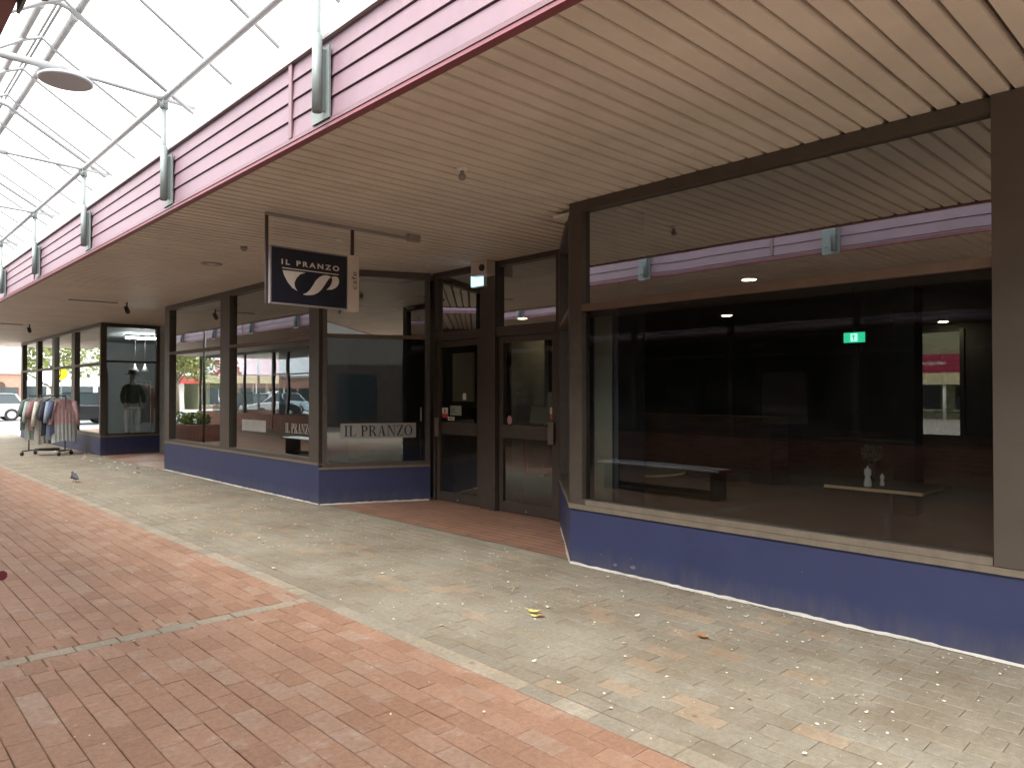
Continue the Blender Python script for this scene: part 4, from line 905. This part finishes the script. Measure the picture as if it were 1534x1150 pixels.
ps = thing('pedestrian_sign', (2.6, 34.2, 0), 'round yellow pedestrian crossing sign on a pole at the street end', 'road sign')
part(MB().tube([(2.6,34.2,-.03),(2.6,34.2,2.75)], .03), 'pole', M['galv'], ps)
pd = part(MB().tube([(2.63,34.14,2.27),(2.625,34.16,2.27)], .26, 32), 'disc', mat('sign_yellow',(.85,.80,.02),.5,var=.03), ps)
wf = lambda u, v, d: (2.63+u*.16, 34.137-d, 2.27+v*.16)
part(MB().add([wf(-.35,-.9,0),wf(-.15,-.9,0),wf(.1,.2,0),wf(-.1,.25,0)],[(0,1,2,3)]).add([wf(.25,-.9,.001),wf(.45,-.85,.001),wf(.1,.2,.001),wf(-.08,.1,.001)],[(0,1,2,3)]).add([wf(-.12,.1,.002),wf(.15,.1,.002),wf(.18,.6,.002),wf(-.1,.6,.002)],[(0,1,2,3)]).ball(wf(.05,.8,.001),(.035,.002,.035),10,6), 'walking_figure', M['ink'], pd)

# far side of the street
def bld(name, x0, x1, y, h, m, label, fn=None):
    b = thing(name, ((x0+x1)/2, y, 0), label, 'building')
    part(MB().box(x0,y,-.03,x1,y+12,h), 'wall', m, b); part(MB().box(x0-.15,y-.15,h,x1+.15,y+12.1,h+.25), 'roof', M['gutter'], b)
    if fn: fn(b)
    return b
M['bwhite'] = mat('white_render', (.72,.72,.70), .8); M['bcream'] = mat('cream_render', (.62,.56,.36), .8); M['bmaroon'] = mat('bank_maroon', (.32,.02,.06), .5)
M['byell'] = mat('ochre_panel', (.62,.42,.05), .6); M['bgreen'] = mat('olive_wall', (.30,.32,.20), .8)
def shopf(b, x0, x1, y, n, zt=2.4):
    st_ = (x1-x0)/n
    for i in range(n):
        a = x0+i*st_
        fo = part(MB().box(a+.15,y-.04,.35,a+st_-.15,y-.005,zt), 'shop_window', M['cglass'], b)
        part(MB().box(a+.1,y-.08,.28,a+st_-.1,y-.02,.35).box(a+st_/2-.03,y-.06,.35,a+st_/2+.03,y-.041,zt), 'frame', M['white'], fo)
def bank(b):
    shopf(b, -44, -16, 68, 10)
    part(MB().box(-45,66.2,2.35,-15,68,3.05), 'awning', M['bcream'], b); part(MB().box(-45,66.4,3.05,-15,68,4.9), 'fascia_band', M['bmaroon'], b)
    for k in range(8): part(MB().box(-44+k*3.6,67.9,5.4,-42+k*3.6,67.98,6.8), 'panel', M['byell'], b)
    for k in range(10): part(MB().tube([(-43.8+k*3,66.4,-.03),(-43.8+k*3,66.4,2.35)], .06), 'awning_post', M['white'], b)
bld('bank_building', -45, -15, 68, 7.6, M['bgreen'], 'olive bank building with maroon band and cream awning, seen in the window reflections', bank)
def wht(b):
    shopf(b, -13.4, 0, 68, 4, 2.0)
    part(MB().box(-15,67.2,2.3,-12.2,67.9,4.2), 'sign_board', M['red_s'], b); part(MB().box(-14.7,67.1,3.0,-12.6,67.19,3.35), 'sign_stripe', M['white'], b)
bld('white_shop', -13.8, 0, 68, 3.9, M['bwhite'], 'low white shop with a red sign across the street, seen in the window reflections', wht)
def brk(b):
    shopf(b, 4.5, 20, 66, 5, 1.9)
    e = part(MB().tube([(9.4,65.95,2.0),(9.4,65.9,2.0)], .3, 24), 'round_emblem', M['dwood'], b)
bld('brick_shop', 4, 20.5, 66, 2.9, mat('orange_brick',(.36,.20,.15),.8,var=.2), 'small orange brick building beyond the street at the far left edge', brk)

def car(x, y, rot, col, label, L_=4.3, H=1.5, suv=False):
    t_ = thing('parked_car', (x, y, -.02), label, 'car', 'cars parked in the street')
    c, s_ = math.cos(rot), math.sin(rot); W = .88
    def Q(u, v, z): return (x+u*c-v*s_, y+u*s_+v*c, z-.02)
    h2 = L_/2; belt = .92 if not suv else 1.0
    m = mat('car_paint_'+label.split()[0], col, .22, metal=.2, var=.02)
    prof = [(-h2,.30),(-h2-.02,.55),(-h2+.02,.80),(-h2+.12,belt),(h2*.38,belt),(h2*.72,belt-.08),(h2-.1,belt-.22),(h2,.62),(h2+.02,.40),(h2-.05,.24),(-h2+.05,.24)]
    secs = []
    mb = MB(); n = len(prof)
    for v, sc in ((-W,.93),(-W*.96,1.),(0,1.0),(W*.96,1.),(W,.93)):
        secs.append([Q(u*(1 if sc == 1 else .985), v, .60+(z-.60)*sc) for u, z in prof])
    vs = [p for q in secs for p in q]; fs = [tuple(range(n))[::-1], tuple(range(4*n, 5*n))]
    for k in range(4):
        for i in range(n): fs.append((k*n+i, k*n+(i+1)%n, (k+1)*n+(i+1)%n, (k+1)*n+i))
    mb.add(vs, fs); part(mb, 'body', m, t_, .03)
    top = H; rear = -h2+.15 if suv else -h2+.25; pr = [(rear,belt-.01),(rear+.28,top-.03),(rear+.55,top),(h2*.12,top),(h2*.30,top-.07),(h2*.62,belt-.03)]
    cabin = MB(); 
    for (v0, sc) in ((0, 0),): pass
    nn = len(pr); V = [Q(u, -W*(.93 if z < belt else .74), z) for u, z in pr]+[Q(u, W*(.93 if z < belt else .74), z) for u, z in pr]
    cabin.add(V, [tuple(range(nn))[::-1], tuple(range(nn, 2*nn))]+[(i, (i+1)%nn, nn+(i+1)%nn, nn+i) for i in range(nn)])
    part(cabin, 'windows', M['cglass'], t_, .02)
    part(MB().prism([(rear+.27,top-.035),(rear+.55,top-.004),(h2*.12,top-.004),(h2*.30,top-.075),(h2*.30,top-.06),(h2*.12,top+.022),(rear+.53,top+.022),(rear+.2,top-.03)], lambda u, z, d: Q(u, d, z), -W*.76, W*.76), 'roof', m, t_)
    pl_ = MB()
    for sg in (-1, 1):
        for (u0, u1) in ((rear+.03,rear+.30),(h2*.60,h2*.29)):
            pl_.tube([Q(u0, sg*W*.93, belt-.02), Q(u1, sg*W*.755, top-.05)], .035, 6)
        pl_.tube([Q(-.15, sg*W*.94, belt-.02), Q(-.15, sg*W*.755, top-.03)], .03, 6)
    part(pl_, 'pillar', m, t_)
    for u in (-h2+.78, h2-.82):
        for sg in (-1, 1):
            wh = part(MB().tube([Q(u, sg*(W-.20), .33), Q(u, sg*(W+.015), .33)], .33, 24), 'wheel', M['tyre'], t_)
            part(MB().tube([Q(u, sg*(W+.005), .33), Q(u, sg*(W+.025), .33)], .20, 14), 'rim', M['rim'], wh)
    for sg in (-1, 1):
        part(MB().ball(Q(h2-.08, sg*.62, .68), .11, 10, 6), 'headlight', M['white'], t_); part(MB().ball(Q(-h2+.03, sg*.70, .80), (.08,.08,.14), 10, 6), 'tail_light', M['red_s'], t_)
    return t_
car(5.75, 47.3, R(180), (.55,.68,.74), 'pale blue grey car parked beyond the mall end at the left edge', 4.3, 1.45)
car(-2.2, 45.5, 0, (.02,.02,.025), 'black hatchback across the street, seen in the left cafe window', 3.9, 1.5)
car(-8.6, 41.6, R(90), (.03,.05,.07), 'dark blue car parked behind the corner shop, seen in reflection', 4.4, 1.45)
car(-12.2, 42.5, R(90), (.10,.30,.33), 'teal car parked behind the corner shop, seen in reflection', 4.4, 1.45)
car(-9.6, 38.0+1.6, R(10), (.72,.73,.74), 'white wagon parked behind the corner shop, seen in reflection', 4.6, 1.6, True)
car(1.2, 39.8, R(0), (.03,.03,.035), 'dark car at the kerb by the mall end, seen in the boutique glass', 4.4, 1.5)
# street seen through the cafe's rear window
b_ = thing('rear_street_bank', (48, 13, 0), 'shopfront with maroon sign band and cream awning seen through the cafe rear window', 'building')
part(MB().box(47.5,0,-.03,56,27,8), 'wall', M['bgreen'], b_); part(MB().box(47.3,-.1,8,56.1,27.1,8.2), 'roof', M['gutter'], b_)
part(MB().box(45.2,0,1.95,47.5,27,2.6), 'awning', M['bcream'], b_); sg = part(MB().box(45.4,0,2.6,47.5,27,3.65), 'fascia_band', M['bmaroon'], b_)
part(text_mesh('Bendigo Bank', .5, lambda u, v, d: (45.39, 13.95-1.25*u, 3.0+.28*v), .002), 'lettering', M['white'], sg)
part(MB().box(45.385,14.05,2.97,45.395,14.25,3.35), 'emblem', M['white'], sg)
for k in range(8):
    w_ = part(MB().box(47.42,.8+k*3.2,.5,47.49,3.2+k*3.2,1.9), 'shop_window', M['cglass'], b_); part(MB().box(47.38,.7+k*3.2,.42,47.5,3.3+k*3.2,.5), 'frame', M['white'], w_)
for k in range(9): part(MB().tube([(45.4,1.2+k*2.9,-.03),(45.4,1.2+k*2.9,1.95)], .09), 'awning_post', M['white'], b_)
# building closing the court behind the photographer, mirrored in the angled pane
def south(b):
    part(MB().box(-10,-13.93,0,12,-13.9,2.6).box(-12,-13.98,2.6,12,-13.9,2.75), 'shopfront_band', M['dwood'], b)
    for k in range(7): part(MB().box(-9+k*3,-13.9,.3,-7.2+k*3,-13.86,2.3), 'shop_window', M['cglass'], b)
sb = thing('south_building', (0,-14,0), 'beige building closing the court behind the photographer', 'building')
part(MB().box(-16,-20,-.03,16,-14,5.5), 'wall', mat('south_render',(.13,.12,.105),.8), sb); part(MB().box(-16.2,-20.2,5.5,16.2,-13.8,5.7), 'roof', M['gutter'], sb); south(sb)

# ------------------------------------------------------------------ pigeon and litter
pg = thing('pigeon', (3.01, 13.84, 0), 'grey pigeon standing on the paving of the mall', 'bird')
P0 = (3.01, 13.84)
PQ = lambda u, v, z: (P0[0]+v*.75-u*.22, P0[1]+u*.75, z*.8)
skin_obj('body', [PQ(0,0,.11),PQ(.05,0,.13),PQ(.085,0,.175),PQ(.095,0,.215),PQ(.125,0,.213),PQ(-.06,0,.095),PQ(-.15,0,.065)],
         [(0,1),(1,2),(2,3),(3,4),(0,5),(5,6)], [.043,.038,.022,.020,.005,.030,.011], mat('pigeon_feathers',(.10,.10,.12),.8,var=.4,scale=25), pg)
for s_ in (-1, 1): part(MB().tube([PQ(.01,s_*.025,.08),PQ(.015,s_*.025,.006),PQ(.05,s_*.03,.005)], .004, 6), 'leg', M['red_s'], pg)
def leaf_mb(s, r_, curl=.3):
    mb = MB(); pts = [(0,-1),(.35,-.5),(.6,-.05),(.35,.1),(.5,.55),(.12,.5),(0,1),(-.12,.5),(-.5,.5),(-.3,.1),(-.6,-.1),(-.3,-.5)]
    j = [(u+r_.uniform(-.08,.08), v+r_.uniform(-.08,.08)) for u, v in pts]
    vs = [(0, 0, .002)]+[(u*s, v*s, .003+curl*s*(u*u+v*v)*.6+r_.uniform(0,.1)*s) for u, v in j]
    mb.add(vs, [(0, 1+i, 1+(i+1)%12) for i in range(12)]); return mb
r8 = random.Random(21)
lm = [mat('dry_leaf_tan',(.50,.36,.20),.8,var=.25,scale=60), mat('dry_leaf_brown',(.34,.17,.07),.8,var=.3,scale=60), mat('dry_leaf_yellow',(.78,.68,.18),.7,var=.2,scale=60), mat('dry_leaf_cream',(.80,.76,.62),.8,var=.2,scale=60)]
protos = []
for k in range(4):
    protos.append([leaf_mb(.03, r8, .35+.15*k), lm[k]])
meshes = []
for mb, m in protos:
    me = bpy.data.meshes.new('fallen_leaf'); me.from_pydata(mb.v, [], mb.f); me.materials.append(m); meshes.append(me)
LAB = ['dry tan leaf lying on the paving', 'dry brown leaf lying on the paving', 'yellow leaf lying on the paving', 'pale cream leaf lying on the paving']
def leaf(x, y, k, s=1., lab=None):
    o = bpy.data.objects.new('fallen_leaf', meshes[k]); COL.objects.link(o); o.location = (x, y, .004); o.scale = (s, s, s); o.rotation_euler = (0, 0, r8.uniform(0, 6.3))
    tag(o, lab or LAB[k], 'leaf', 'fallen leaves on the paving')
special = [(3.50,3.49,2,1.7,'largest bright yellow leaf, in the middle of the grey paving'),(3.44,3.42,2,1.2,'small yellow leaf touching the largest yellow one'),(3.47,3.40,1,1.4,'brown leaf right beside the yellow leaves'),
           (3.90,2.42,1,1.8,'large orange brown leaf on the grey paving in front of the big window')]
for x, y, k, s, lb in special: leaf(x, y, k, s, lb)
for i in range(110):
    x = 2.7+1.9*r8.random(); y = 1.3+r8.random()**1.5*13
    leaf(x, y, r8.choice((0,0,3,3,3,1)), r8.uniform(.35, 1.0) if y > 2.6 else r8.uniform(.3,.6))
for i in range(14): leaf(r8.uniform(.6,2.4), 1.8+r8.random()*9, r8.choice((0,3,3)), r8.uniform(.35,.7))
pt_ = MB()
def petal(x, y, s):
    a = r8.uniform(0, 6.28); c, q = math.cos(a)*s, math.sin(a)*s; z = .004+r8.uniform(0,.002)
    pt_.add([(x-c,y-q,z),(x+q*.6,y-c*.6,z+s*.3),(x+c,y+q,z+s*.2),(x-q*.6,y+c*.6,z)], [(0,1,2,3)])
drift = [(r8.uniform(2.75,4.5), 1.2+r8.random()**1.3*13, r8.uniform(.12,.5)) for _ in range(46)]
for i in range(1500):
    if r8.random() < .62:
        cx, cy, cr = r8.choice(drift); x = min(4.72, max(2.6, r8.gauss(cx, cr*.6))); y = r8.gauss(cy, cr)
    else: x = 2.65+2.05*r8.random()**.9; y = 1.0+r8.random()**1.4*17
    petal(x, y, r8.choice((.003,.004,.005,.006,.008,.011)))
for i in range(260):
    y = 1.0+r8.random()*13
    if 4.3 < y < 8.7: continue
    petal(4.73-abs(r8.gauss(0,.03)), y, r8.choice((.003,.005,.008)))
for i in range(120): petal(r8.uniform(.5,2.5), 1.2+r8.random()*14, r8.uniform(.004,.009))
for i in range(60): petal(r8.uniform(4.0,4.7), r8.uniform(14.5,22), r8.uniform(.02,.05))
tag(pt_.build('petal_litter', lm[3]), 'tiny pale petals and crumbs scattered over the paving', 'litter', kind='stuff')
